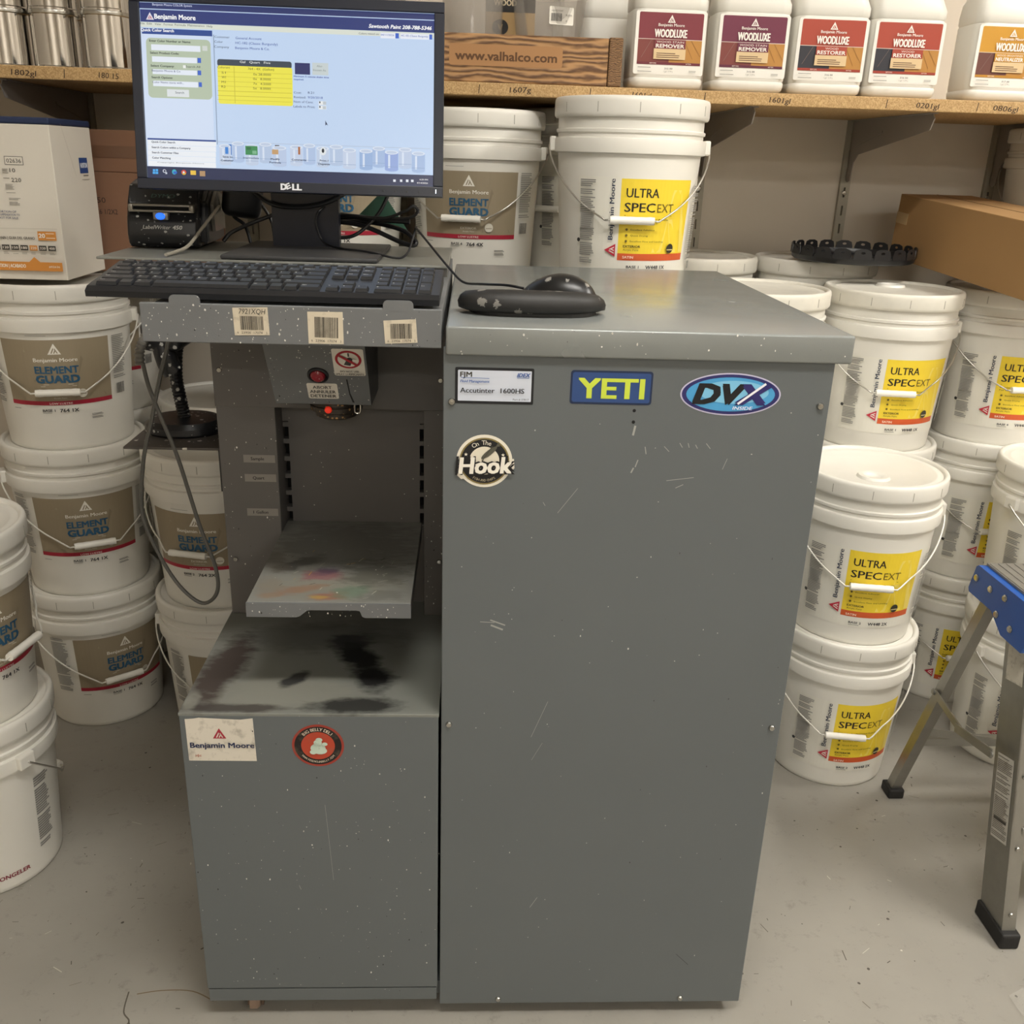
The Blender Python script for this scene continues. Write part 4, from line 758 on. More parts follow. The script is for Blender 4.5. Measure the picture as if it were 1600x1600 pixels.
bm = bmesh.new(); bx(bm, -.026, .034, -.02, .08, .04, .085, bev=.010, seg=3); part('head', bm, BLACK_SPECK, SC, smooth=True)
bm = bmesh.new(); tube(bm, [(.002, 0, .07), (.004, -.004, .045), (.010, -.006, .02), (.016, -.004, .008)], .017, 12, 5); part('handle', bm, BLACK_SPECK, SC, smooth=True)
bm = bmesh.new(); pth = catmull([(-.012, -.022, .07), (-.016, -.036, .058), (-.019, -.045, .044), (-.0185, -.05, .026)], 6); tube(bm, [tuple(p) for p in pth], .006, 10, 0, radii=[.0078 if i % 2 else .006 for i in range(len(pth))]); part('cable_boot', bm, M('grey_boot', '6a6862', .4, .2), SC, smooth=True)
o = tubeo('cable', [(-.490, .25, 1.024), (-.485, .25, .99), (-.472, .25, .944), (-.452, .25, .878), (-.428, .25, .766), (-.408, .25, .69), (-.410, .25, .645), (-.435, .25, .627), (-.469, .25, .658), (-.499, .25, .72), (-.516, .25, .786), (-.505, .25, .872), (-.487, .25, .934), (-.467, .25, 1.004), (-.450, .25, 1.057), (-.446, .26, 1.103)], .0032, CABLE_GRY, SC)
o.matrix_parent_inverse = Matrix.Translation((.476, -.30, -.996))
cable('side_cable', 'thin black cable hanging behind the gooseneck stand', [(-.412, .45, 1.07), (-.41, .47, 1.02), (-.43, .48, .98), (-.42, .48, .93), (-.405, .49, .882)], .0022, CABLE_BLK)

# ------------------------------------------------------------------ paint pails
def body_r(kind, z):
    zt = .268 if kind == 'us' else .258
    return .130 + (.1455 - .130) * min(max(z, .01), zt) / zt
PM = {}
def pail_meshes(kind):
    if kind in PM: return PM[kind]
    d = 0 if kind == 'us' else -.010
    bm = bmesh.new()
    lathe(bm, [(0, .004), (.118, .004), (.121, 0), (.126, 0), (.1295, .004), (.1305, .012), (.1455, .268 + d), (.1485, .2685 + d), (.1535, .270 + d), (.1540, .274 + d), (.1540, .292 + d), (.1530, .296 + d), (.1470, .298 + d), (.1470, .305 + d), (.1505, .307 + d), (.1508, .312 + d), (.1470, .314 + d), (.1470, .338 + d), (0, .338 + d)], 64)
    body = bm_mesh(bm, 'pail_body', True, 40); body.materials.append(WHITE_PLASTIC)
    e = 0 if kind == 'us' else -.014
    bm = bmesh.new()
    lathe(bm, [(.1465, .334 + e), (.1530, .334 + e), (.1550, .3365 + e), (.1558, .341 + e), (.1558, .362 + e), (.1550, .367 + e), (.1530, .3705 + e), (.1500, .3715 + e), (.1465, .371 + e), (.1440, .3675 + e), (.1430, .365 + e), (.134, .3645 + e), (.132, .3657 + e), (.128, .3657 + e), (.126, .3645 + e), (0, .3645 + e)], 64)
    lid = bm_mesh(bm, 'pail_lid', True, 50); lid.materials.append(WHITE_LID)
    bm = bmesh.new()
    for k in range(12):
        a = 2 * math.pi * k / 12 + .12; mt = Matrix.Rotation(a, 4, 'Z')
        vs = bx(bm, -.0007, .0007, -.1561, -.1545, .342 + e, .360 + e, mat=mt)
    notch = bm_mesh(bm, 'tear_notches'); notch.materials.append(M('notch_shadow_plastic', 'a39f93', .6))
    bm = bmesh.new(); lathe(bm, [(.0, 0.0), (.016, 0), (.017, .001), (.021, .0055), (.031, .0055), (.034, .0)], 30); sp = bm_mesh(bm, 'spout_cap', True, 50); sp.materials.append(WHITE_LID)
    # bail
    zg = .147 if kind == 'us' else .134; ze = .284 + d; pts = []
    gr = body_r(kind, zg) + .0105; ge = math.atan2(.044, gr)
    for sgn in (-1, 1):
        L = [(sgn * .0445, -gr, zg), (sgn * .052, -gr + .002, zg - .001), (sgn * .060, -gr + .006, zg + .004)]
        for k in range(1, 10):
            f = k / 9; a = math.radians(27 + 63 * f); z = zg + (ze - zg) * (.06 + .94 * f ** 1.25); r = body_r(kind, z) + .006 + .013 * f
            L.append((sgn * r * math.sin(a), -r * math.cos(a), z))
        pts.append(L)
    bm = bmesh.new(); tube(bm, list(reversed(pts[0])) + pts[1], .0019, 6, 3); bail = bm_mesh(bm, 'bail', True)
    bm = bmesh.new(); P_ = [(-.0435 + .087 * k / 10, -gr, zg) for k in range(11)]; tube(bm, P_, .0075, 12, 0, radii=[.0075, .0082, .0075, .0078, .0075, .0078, .0075, .0078, .0075, .0082, .0075]); grip = bm_mesh(bm, 'grip', True, 50); grip.materials.append(GRIP)
    bm = bmesh.new(); bx(bm, .150, .1635, -.016, .016, .271 + d, .299 + d, bev=.003); ear = bm_mesh(bm, 'ear'); ear.materials.append(WHITE_PLASTIC)
    PM[kind] = dict(body=body, lid=lid, notch=notch, spout=sp, bail=bail, grip=grip, ear=ear, top=.3645 + e)
    return PM[kind]
R0 = .143
def wrap(kind):
    def f(a, b, z):
        r = body_r(kind, b) + .0004 + z; t = a / R0
        return (r * math.sin(t), -r * math.cos(t), b)
    return f
LBL = {}
def us_label(base, code):
    k = ('us', base, code)
    if k in LBL: return LBL[k]
    P = Print(.00018); rect = lambda x0, z0, x1, z1, c, n=14: P.rect(x0, z0, x1, z1, c, nx=n)
    rect(-.175, .046, .175, .226, 'e6e3d8', 40)
    rect(-.082, .082, .082, .224, 'eed138', 20); rect(-.082, .070, .082, .0835, 'cf5a2c', 20)
    # pale triangular motif
    P.poly([(.030, .205), (.052, .205), (.012, .086), (-.010, .086)], 'f1da66'); P.poly([(.052, .205), (.060, .18), (.082, .10), (.082, .086), (.066, .086)], 'f1da66', up=False); P.poly([(.022, .150), (.034, .15), (.056, .086), (.038, .086)], 'f1da66', up=False)
    P.text('ULTRA', -.071, .190, .0175, '1e1c18', w=.066, bold=.012); P.text('SPEC', -.073, .163, .0175, '1e1c18', w=.062, bold=.02); P.text('EXT', -.006, .163, .0165, '6a5c1c', w=.038)
    P.line([(-.073, .156), (.03, .156)], .0008, '6a5c1c')
    P.text('Reliable, Professional Results', -.073, .1475, .0035, '3a3418', w=.095); P.text('For Any Exterior Job', -.073, .141, .0035, '3a3418', w=.07)
    for i, (s, w) in enumerate((('Excellent Adhesion', .05), ('Quick Drying', .036), ('Excellent Flow and Leveling', .072))):
        P.ell(-.066, .1295 - i * .011, .0025, .0025, '6a5c1c', 10); P.text(s, -.058, .128 - i * .011, .003, '3a3418', w=w)
    P.text('EXTERIOR', -.071, .0955, .0045, '2a2618', w=.035, bold=.03); P.text('Acrylic Paint', -.071, .089, .0035, '4a4220', w=.032)
    P.ell(.034, .094, .0092, .0092, '2e2c20', 22); P.rect(.026, .0905, .042, .0925, 'd8c890')
    P.text('SATIN', -.071, .0742, .005, 'f0d8c4', w=.022, bold=.03)
    P.text('Benjamin Moore', -.0935, .109, .0098, '25304a', w=.114, bold=.022, rot=math.pi / 2)
    P.logo(-.098, .089, .025, 'c02c40', 'e8e0d8', rot=math.pi / 2 * 0 + math.pi / 2)
    P.text(base, -.062, .0555, .0052, '33343a', w=.026, bold=.03); P.text(code, -.021, .0545, .007, '2a2b30', w=.044, bold=.03); P.rect(-.062, .052, -.04, .0532, '8a8a88')
    P.fine(-.166, .062, -.132, .222, '8c8a85', 44, 3, .62); P.rect(-.166, .13, -.134, .158, 'b7b4ac'); P.ell(-.169, .105, .004, .004, '2a2a2a', 12)
    P.fine(.092, .07, .145, .215, 'a3a19b', 40, 5, .5); P.bars(.11, .05, .14, .066, '3a3a3a', 20, 4)
    LBL[k] = P.mesh('label_print', wrap('us')); LBL[k].materials.append(INK); return LBL[k]
def eg_label(base, code):
    k = ('eg', base, code)
    if k in LBL: return LBL[k]
    P = Print(.00018); BR = '978a73'
    P.rect(-.114, .112, .114, .245, BR, nx=26); P.rect(-.114, .104, .114, .113, 'a8243a', nx=26)
    P.poly([(-.06, .225), (-.108, .116), (-.012, .116)], 'a4987f'); P.poly([(-.05, .165), (-.078, .116), (-.04, .116)], BR); P.poly([(.05, .21), (.03, .118), (.10, .118)], '8e816b')
    P.logo(0, .226, .026, 'f0ece2', BR); P.text('Benjamin Moore', 0, .1985, .0085, 'f0ece2', w=.086, bold=.022, align='c')
    P.text('ELEMENT', 0, .174, .0155, '2a5a7a', w=.086, bold=.035, align='c'); P.text('GUARD', 0, .1535, .0165, '2a5a7a', w=.086, bold=.05, align='c')
    P.rect(-.03, .149, .03, .150, 'd8d2c4'); P.rect(-.036, .145, .036, .146, 'd8d2c4')
    P.text('EXTERIOR', 0, .1245, .005, 'e4dece', w=.036, bold=.02, align='c'); P.text('Acrylic Paint', 0, .1185, .003, 'd8d2c4', w=.026, align='c'); P.ell(.046, .1285, .0095, .0095, 'd9d4c6', 20); P.rect(.039, .126, .053, .128, 'a49c88')
    P.text('LOW LUSTRE', 0, .1062, .0045, 'e8d4d0', w=.046, bold=.02, align='c')
    P.text(base, -.04, .0905, .0055, '3a3a3a', w=.026, bold=.03); P.text(code, -.004, .089, .0075, '2e2e2e', w=.038, bold=.03); P.rect(-.108, .0955, -.09, .0965, '6a6a68'); P.fine(-.04, .087, -.018, .0895, '9a9894', 2, 3)
    P.fine(-.168, .105, -.128, .25, '94928c', 38, 3, .6); P.fine(.12, .15, .16, .25, '9a9892', 26, 6, .5); P.bars(.125, .115, .152, .138, '3a3a3a', 20, 4); P.fine(.06, .07, .085, .082, '6a6864', 5, 8, .5)
    P.fine(-.05, .248 + .006, -.01, .248 + .008, 'a8a6a0', 1, 2)
    LBL[k] = P.mesh('label_print', wrap('eg')); LBL[k].materials.append(INK); return LBL[k]
def pail(kind, x, y, z, rl=0, rh=None, label='', base='BASE 1', code=None, bare=False, spout=None, wire=None, zs=1.0, group=None, dusty=False, lab=None):
    mm = pail_meshes(kind); t = thing('paint_pail', label, 'pail', (x, y, z), (0, 0, math.radians(rl)), group); t.scale = (1, 1, zs)
    body = link('body', mm['body'], None, t); lid = link('lid', mm['lid'], None, t)
    if dusty:
        lid.material_slots[0].link = 'OBJECT'; lid.material_slots[0].material = DUSTY_WHITE
    if bare: return t
    link('tear_notches', mm['notch'], None, lid)['kind'] = 'stuff'
    if code: link('label_print', us_label(base, code) if (lab or kind) == 'us' else eg_label(base, code), None, t)
    if spout is not None: link('spout_cap', mm['spout'], None, lid, (.07 * math.sin(spout), -.07 * math.cos(spout), mm['top'] + .0002))
    if rh is not None:
        a = math.radians(rh - rl)
        b = link('bail', mm['bail'], None, t, rot=(0, 0, a))
        if not mm['bail'].materials: mm['bail'].materials.append(WIRE_WHITE)
        if wire: b.material_slots[0].link = 'OBJECT'; b.material_slots[0].material = wire
        link('grip', mm['grip'], None, b)
        for q in (0, math.pi): link('ear', mm['ear'], None, t, rot=(0, 0, a + q))
    return t
HID = 'pails buried behind other pails and the machine'
def buried(kind, x, y, n, pitch):
    zs = pitch / (.3645 if kind == 'us' else .3505)
    for k in range(n): pail(kind, x, y, k * pitch, 0, None, 'white pail buried low in the stacks behind the grey machine', bare=True, zs=zs, group=HID)
EP = .3505; UP = .3645
# left: middle stack of three with the white carton on top
AX, AY = -.909, .967
pail('eg', AX, AY, 0, 43, 38, 'brown labelled pail at the bottom of the left stack, standing on the floor', 'BASE 1', '764 1X')
pail('eg', AX, AY, EP, 24, 28, 'brown labelled pail in the middle of the three high left stack', 'BASE 1', '764 1X')
pail('eg', AX, AY, 2 * EP, 16, 15, 'brown labelled pail directly under the white carton', 'BASE 1', '764 1X')
# left front stack, cut by the picture edge
LX, LY = -.936, .385
t = pail('eg', LX, LY, 0, 0, 152, 'plain side of a white pail nearest the viewer at the left, with red lettering', wire=WIRE)
P = Print(.00018); P.text('CONGELER', .073, .030, .0095, '8a2f3c', w=.070, bold=.03, shear=.0); link('red_lettering', P.mesh('red_lettering', wrap('eg')), INK, t)
P = Print(.00018); P.fine(.172, .06, .212, .22, '8f8d88', 30, 4, .7); link('fine_print', P.mesh('fine_print', wrap('eg')), INK, t)
pail('eg', LX, LY, EP, 62, 80, 'brown labelled pail half cut off by the left edge, upper of two', 'BASE 1', '764 1X')
# left, beside the column
CX, CY = -.578, .905
pail('us', CX, CY, 0, 22, 5, 'brown labelled pail partly hidden behind the lower grey cabinet', 'BASE 2', '764 2X', lab='eg', zs=.352 / .3645)
pail('us', CX, CY, .352, -5, -13, 'brown labelled pail behind the hanging scanner cable', 'BASE 2', '764 2X', lab='eg', zs=.352 / .3645)
buried('eg', -.945, 1.285, 2, EP)
pail('eg', -.945, 1.285, 2 * EP, 14, -10, 'pail behind the left stack showing only a strip of brown label', 'BASE 1', '764 1X')
buried('us', -.635, 1.225, 1, .368)
pail('us', -.635, 1.225, .368, 0, None, 'plain lidded white pail seen behind the gooseneck stand', zs=.368 / .3645)
# behind the machine
buried('us', .32, .889, 3, .3588)
pail('us', .32, .889, 1.0765, 20, -3, 'white pail with bright yellow label just behind the cabinet lid', 'BASE 1', 'W448 1X', wire=WIRE)
buried('us', .007, 1.13, 3, .352)
pail('us', .007, 1.13, 1.0565, -6, -12, 'brown labelled pail right of the monitor, in shade', 'BASE 4', '764 4X', wire=WIRE, lab='eg')
buried('us', -.305, 1.13, 3, .352)
pail('us', -.305, 1.13, 1.0565, 2, None, 'brown labelled pail mostly hidden behind the monitor', 'BASE 1', '764 1X', lab='eg')
buried('us', .27, 1.33, 3, .357)
pail('us', .27, 1.33, 1.0715, 22, -40, 'white pail hidden behind the bright yellow labelled pail', 'BASE 1', 'W448 1X', wire=WIRE)
# right: front stack of two
EX, EY = .872, .737
pail('us', EX, EY, 0, 14, -9, 'yellow labelled pail standing on the floor right of the machine', 'BASE 2', 'W448 2X')
pail('us', EX, EY, UP, 2.5, -9.5, 'yellow labelled pail with round spout in its lid, upper of the front pair', 'BASE 2', 'W448 2X', spout=-.4)
# right: second row
FX, FY = .985, 1.035
buried('us', FX, FY, 1, .357)
pail('us', FX, FY, .357, 10, None, 'white pail whose lid peeks out between the two front yellow labels', 'BASE 1', 'W448 1X', zs=.357 / .3645)
pail('us', FX, FY, .714, 14, -8, 'dusty yellow labelled pail beside the lid corner of the machine', 'BASE 1', 'W448 1X', zs=.357 / .3645, wire=WIRE, dusty=True, spout=2.6)
GX, GY = 1.312, 1.10
pail('us', GX, GY, 0, 4, -5, 'yellow labelled pail on the floor behind the ladder leg', 'BASE 4', 'W448 4X', zs=.357 / .3645, wire=WIRE)
pail('us', GX, GY, .357, 20, 0, 'yellow labelled pail in the middle of the stack above the ladder', 'BASE 4', 'W448 4X', zs=.357 / .3645, wire=WIRE)
pail('us', GX, GY, .714, 4, 0, 'yellow labelled pail under the front of the brown carton', 'BASE 4', 'W448 4X', zs=.357 / .3645, wire=WIRE)
HX, HY = 1.355, .79
pail('us', HX, HY, 0, -8, 16, 'white pail on the floor seen through the ladder frame', 'BASE 1', 'W448 1X', wire=WIRE)
pail('us', HX, HY, UP, -8, 16, 'white pail at the right edge above the blue ladder top', 'BASE 1', 'W448 1X', wire=WIRE, spout=.5)
# right: lids near the wall
buried('us', .655, .985, 2, .357)
pail('us', .655, .985, .714, 0, None, 'white pail half hidden behind the right edge of the cabinet lid', zs=.357 / .3645, dusty=True)
buried('us', .585, 1.34, 2, .369)
pail('us', .585, 1.34, .738, 0, None, 'dusty lidded pail against the wall behind the cabinet lid', zs=.369 / .3645, dusty=True)
buried('us', .90, 1.34, 2, .369)
pail('us', .90, 1.34, .738, 0, None, 'white lidded pail under the black scalloped ring', zs=.369 / .3645)
buried('us', 1.535, 1.34, 3, .365)
pail('us', 1.525, 1.34, 1.0955, 0, -50, 'white pail at the far right edge under the shelf, behind the carton', zs=.93, wire=WIRE)
# black inverted lid with scalloped skirt
RG = thing('scalloped_ring', 'black plastic lid with scalloped upright tabs lying upside down', 'pail lid', (.95, 1.225, 1.1185), (0, 0, .1))
BK = M('black_lid_plastic', '1d1d1f', .35, 0, .15, 30)
bm = bmesh.new(); lathe(bm, [(0, 0), (.14, 0), (.146, .004), (.148, .018), (.146, .018), (.143, .006), (.138, .003), (0, .003)], 56); part('dish', bm, BK, RG, smooth=True, autos=50)
bm = bmesh.new(); A_ = []
prof = [(-.0145, .012), (.0145, .012), (.0155, .02), (.013, .031), (.006, .0345), (-.006, .0345), (-.013, .031), (-.0155, .02)]; hole = [(.004 * math.cos(k * math.pi / 4), .0265 + .0028 * math.sin(k * math.pi / 4)) for k in range(8)]
def tabm():
    bm = bmesh.new()
    for yy, flip in ((-.1485, 1), (-.1465, 0)):
        o_ = [bm.verts.new((a, yy, b)) for a, b in prof]; h_ = [bm.verts.new((a, yy, b)) for a, b in hole]
        order = [5, 7, 0, 1, 2, 3, 4]
        hmap = [5, 7, 0, 1, 2, 2, 3, 4]   # hole vertex nearest each outline vertex
        hm = [5, 7, 0, 1, 2, 2, 3, 4]
        for i in range(8):
            a, b = hm[i], hm[(i + 1) % 8]
            f = [o_[i], o_[(i + 1) % 8], h_[b]] + ([h_[a]] if a != b else [])
            k = (a + 1) % 8
            if a != b and k != b: f = [o_[i], o_[(i + 1) % 8], h_[b], h_[k], h_[a]]
            bm.faces.new(f)
        if yy < -.148: first = (o_, h_)
        else:
            for L0, L1 in ((first[0], o_), (first[1], h_)):
                for i in range(8): bm.faces.new((L0[i], L0[(i + 1) % 8], L1[(i + 1) % 8], L1[i]))
    return bm_mesh(bm, 'tab')
tm = tabm(); tm.materials.append(BK)
for k in range(20):
    o = link('tab', tm, None, RG, rot=(0, 0, 2 * math.pi * k / 20)); o.scale = (1.35, 1, 1.08)

# ------------------------------------------------------------------ cartons
NB = thing('white_carton', 'white sanding disc carton with orange band on top of the left pails', 'carton', (-.965, .945, 1.067))
bm = bmesh.new(); bx(bm, -.14, .14, -.105, .105, 0, .296, bev=.0015); part('box', bm, CARTON_W, NB)
bm = bmesh.new(); bx(bm, -.1412, .1412, -.1062, .1062, .2965, .309, bev=.003); part('lid', bm, BLUE_CARD, NB)
P = Print(.0002)
P.rect(.0505 - .004, .2205, .0505 + .032, .2365, '4a4844'); P.rect(.0475, .2215, .0815, .2355, 'dad4c8'); P.text('02636', .0505, .2245, .008, '3a3834', w=.028)
for s, x, z, w in (('10', .054, .207, .011), ('220', .055, .189, .019)): P.text(s, x, z, .0075, '4a4844', w=w)
P.fine(.04, .195, .052, .215, '8c8880', 6, 2, .4); P.fine(.042, .168, .06, .186, '8c8880', 8, 2, .4); P.fine(.045, .145, .068, .16, '8c8880', 6, 3, .4)
P.text('PORTION OF', .02, .1305, .004, '2a3c6a', w=.036); P.text('COMPENSATION TO', .02, .1245, .004, '2a3c6a', w=.042); P.text('NOT FOR SALE', .02, .1185, .004, '2a3c6a', w=.038)
P.text('DU GRAIN | GUIA DEL GRANO', .0, .0795, .0055, '4a443c', w=.085, bold=.02); P.rect(.092, .0785, .128, .096, 'd08a3c'); P.text('20', .094, .0835, .0085, 'f0e8dc', w=.012, bold=.03); P.fine(.108, .0825, .126, .094, 'f0dcc0', 4, 2, .5)
for k, s in enumerate(('80', '120', '150', '180', '220', '320', '400')):
    x = .0 + k * .0185; P.rect(x, .0585, x + .015, .0685, 'd08a3c' if s == '220' else '3c3832'); P.text(s, x + .0075, .0610, .005, 'e8e0d4', w=.011, bold=.02, align='c'); P.fine(x + .002, .051, x + .013, .056, '9a9488', 2, k, .4)
P.rect(-.06, .0185, .135, .036, 'd08a3c'); P.poly([(.070, .036), (.092, .036), (.081, .046)], 'd08a3c', up=False); P.text('FINITION | ACABADO', .0, .0245, .007, 'f2e6d4', w=.062, bold=.03); P.text('#02636', .108, .0255, .004, 'f2e6d4', w=.022, bold=.02); P.line([(-.1, .1), (.134, .1015)], .0007, 'b4aea2')
link('front_print', P.mesh('front_print', lambda a, b, z: (a, -.1052 - z, b)), INK_MATTE, NB)
P = Print(.0002); P.rect(.045, .205, .09, .236, '24427e'); P.text('NORTON', .050, .216, .010, 'dfe4ee', w=.036, bold=.03); P.rect(.06, .199, .088, .202, '8a867c'); P.rect(.05, .192, .09, .193, '8a867c'); P.line([(-.03, .30), (.02, .2)], .0008, 'b0aa9e')
link('side_print', P.mesh('side_print', lambda a, b, z: (.1402 + z, a - .02, b)), INK_MATTE, NB)
BC = thing('brown_carton', 'small brown carton behind the label printer', 'carton', (-.76, 1.19, 1.058))
bm = bmesh.new(); bx(bm, -.15, .15, -.10, .10, 0, .215, bev=.0015); part('box', bm, CARTON_DK, BC)
P = Print(.0002); P.text('150', -.088, .150, .012, '2e1f18', w=.026); P.text('9X6 1/2X2', -.093, .126, .011, '2e1f18', w=.055)
link('print', P.mesh('print', lambda a, b, z: (a, -.1002 - z, b)), INK_MATTE, BC)
BC2 = thing('brown_carton', 'flat brown carton in shade stacked on the small carton behind the printer', 'carton', (-.77, 1.20, 1.2735))
bm = bmesh.new(); bx(bm, -.15, .15, -.10, .10, 0, .088, bev=.0015); part('box', bm, CARTON_DK, BC2)
bm = bmesh.new(); bx(bm, -.151, .151, -.101, -.0998, .03, .055); part('tape', bm, M('brown_tape', '6a4c38', .4), BC2)
va = Vector((1.09, 1.335, 1.122)); vb = Vector((1.165, .83, 1.083)); vb = vb + (vb - va) * .10; dy = (va - vb); LEN = dy.length; dy.normalize(); dx = dy.cross(Vector((0, 0, 1))).normalized(); dz = dx.cross(dy)
mw = Matrix((dx, dy, dz)).transposed().to_4x4(); mw.translation = vb
CB = thing('brown_carton', 'large brown cardboard carton resting on the right hand pails', 'carton'); CB.matrix_world = mw
bm = bmesh.new(); bx(bm, 0, .20, 0, LEN, 0, .155, bev=.0015); part('box', bm, CARTON, CB)
bm = bmesh.new(); bx(bm, .098, .102, .002, LEN - .002, .1552, .1556); part('flap_seam', bm, M('seam_shadow_card', '6a5030', .9), CB)
bm = bmesh.new(); bx(bm, -.0008, 0.0002, LEN - .05, LEN - .0, .085, .112); part('tape', bm, M('packing_tape', 'b5986c', .3), CB)

# ------------------------------------------------------------------ wall shelving
SHZ0, SHZ1, SHY = 1.4525, 1.478, 1.0
SH_ = thing('wall_shelf', 'long particle board wall shelf with pencilled stock codes on its edge', 'shelf', (.4, 1.2, SHZ0))
o = part('board', boxm(X0 + .01 - .4, X1 - .01 - .4, SHY - 1.2, Y1 - .002 - 1.2, 0, SHZ1 - SHZ0, bev=.002), OSB, SH_)
P = Print(.00015); P.layer = 1
for s, x, w in (('1802gl', -.952, .05), ('180 15', -.775, .04), ('1607g', .075, .045), ('1601gl', .335, .04), ('1601gl', .50 + .13, .045), ('0201gl', .95, .05), ('0806gl', 1.12, .055)):
    P.text(s, x, .007, .011, '3a2a1c', w=w, bold=.012, shear=.1, rot=.04 * (1 if len(s) % 2 else -1), up=False)
for x in (-.845, .01, .245, .49, .885, 1.085): P.line([(x, .004), (x + .0015, .021)], .0016, '2c2018', up=False)
me = P.mesh('pencil_marks', lambda a, b, z: (a - .4, SHY - 1.2 - .0002 - z, b)); link('pencil_marks', me, INK_MATTE, SH_)['kind'] = 'stuff'
def upright_mesh(z0, z1):
    bm = bmesh.new(); bx(bm, -.0135, -.0025, -.012, 0, z0, z1); bx(bm, .0025, .0135, -.012, 0, z0, z1)
    z = z0
    while z < z1 - .05:
        bx(bm, -.0025, .0025, -.012, -.008, z, z + .022); z += .047
    return bm
UPX = [-.985, -.585, -.1875, .21, .6075, 1.005, 1.4025]
UN = ['slotted wall upright behind the white carton at the far left', 'slotted wall upright behind the label printer', 'slotted wall upright behind the monitor', 'slotted wall upright in the gap between two pails under the crate', 'slotted wall upright right of the bright yellow pail', 'slotted wall upright rising from the black scalloped ring', 'slotted wall upright above the brown carton at the right']
BN = ['shelf bracket above the white carton', 'shelf bracket behind the left of the monitor', 'shelf bracket behind the middle of the monitor', 'shelf bracket between the shaded pail and the yellow labelled pail', 'shelf bracket beside the lid of the bright yellow pail', 'shelf bracket above the black scalloped ring', 'shelf bracket above the brown carton']
um = bm_mesh(upright_mesh(.25, 2.4), 'channel'); um.materials.append(UPRIGHT)
bm = bmesh.new(); prism(bm, [(0, 0), (-.455, 0), (-.47, -.012), (-.455, -.035), (-.06, -.085), (-.035, -.105), (-.028, -.15), (-.012, -.155), (0, -.15)], -.0012, .0012, 'x')
prism(bm, [(-.05, -.055), (-.20, -.03), (-.20, -.036), (-.05, -.063)], -.0035, .0035, 'x'); bx(bm, -.010, .010, -.46, 0, -.002, 0); bkm = bm_mesh(bm, 'arm'); bkm.materials.append(BRACKET)
for i, x in enumerate(UPX):
    t = thing('shelf_upright', UN[i], 'upright', (x, Y1, 0), group='slotted uprights on the wall'); link('channel', um, None, t)
    bm = bmesh.new(); disc(bm, (0, -.012, 1.27), .006, 'y', .003, 12); part('screw', bm, STEEL, t)
    t = thing('shelf_bracket', BN[i], 'bracket', (x, Y1 - .0125, SHZ0 - .0002), group='brackets under the shelf'); link('arm', bkm, None, t)

# shiny cans
def can(x, y, z, label):
    t = thing('paint_can', label, 'can', (x, y, z), group='bright tin cans on the shelf')
    bm = bmesh.new(); lathe(bm, [(0, .002), (.046, .002), (.047, 0), (.0495, 0), (.0495, .004), (.048, .006), (.048, .104), (.0495, .106), (.0495, .111), (.046, .111), (.045, .107), (0, .107)], 48); part('body', bm, CHROME, t, smooth=True, autos=30)
    bm = bmesh.new(); lathe(bm, [(.0485, .1035), (.0502, .105), (.0505, .108), (.0502, .1115), (.047, .1118)], 48); part('rim', bm, STEEL, t, smooth=True)
zc = SHZ1 + .0005
for k, (x, y, n_) in enumerate(((-.998, 1.11, 'dented stack cut by the picture edge'), (-.895, 1.11, 'second stack from the left'), (-.845, 1.22, 'dark stack set back between two others'), (-.78, 1.095, 'stack beside the monitor'))):
    for j in range(3): can(x, y, zc + j * .112, 'bright tin can, %s, %s' % (n_, ('lowest on the shelf', 'second up', 'third up')[j]))

# crate with plastic tubs
CR = thing('wooden_crate', 'rustic brown timber crate with a web address carved in front', 'crate', (.1, 1.125, zc))
bm = bmesh.new(); bx(bm, -.22, .18, -.12, -.09, 0, .092, bev=.002)
part('front_board', bm, WOOD, CR)
for x in (-.25, .18):
    bm = bmesh.new(); bx(bm, x + .001, x + .03, -.122, .12, -.0, .094, bev=.003); part('side_board', bm, ENDGRAIN, CR)
bm = bmesh.new(); bx(bm, -.22, .18, .09, .12, 0, .092, bev=.002); part('back_board', bm, WOOD, CR)
bm = bmesh.new(); bx(bm, -.22, .18, -.09, .09, 0, .012); part('base_board', bm, WOOD, CR)
P = Print(.0003); P.rrect(-.153, .031, .084, .072, .006, 'a87c50'); P.text('www.valhalco.com', -.034, .042, .0175, '5e3f22', w=.212, bold=.03, align='c')
link('carved_panel', P.mesh('carved_panel', lambda a, b, z: (a, -.1202 - z, b)), INK_MATTE, CR)
def tub(x, y, r0, r1, h, name, label, tagrect=None):
    t = thing('plastic_tub', label, 'tub', (x, y, zc + .0125))
    bm = bmesh.new(); lathe(bm, [(0, 0), (r0, 0), (r1, h), (r1 + .005, h + .001), (r1 + .005, h + .005), (r1 - .001, h + .004), (r0 - .0015, .002), (0, .002)], 40); part('shell', bm, CLEAR, t, smooth=True, autos=40)
    if tagrect:
        a0, z0, w, hh, tx = tagrect; P = Print(.0002); P.rrect(-w / 2, 0, w / 2, hh, .003, 'e8e4da'); P.text('LIQUID PAINT', -w * .42, hh * .72, .003, '3a3834', w=w * .45); P.bars(-w * .42, hh * .18, -w * .02, hh * .62, '2a2826', 18, 6); P.text('4.99', w * .12, hh * .5, .0035, '4a4844', w=w * .28); P.text('P', w * .15, hh * .15, .004, '2a2826')
        rr_ = r0 + (r1 - r0) * (z0 / h) + .004
        link('price_tag', P.mesh('price_tag', lambda a, b, z: ((rr_ + z) * math.sin(a0 + a / rr_), -(rr_ + z) * math.cos(a0 + a / rr_), z0 + b)), INK, t)
    return t
tub(-.005, 1.105, .061, .067, .20, 'a', 'tall clear plastic tub in the crate beside the monitor', (-.1, .158, .055, .04, ''))
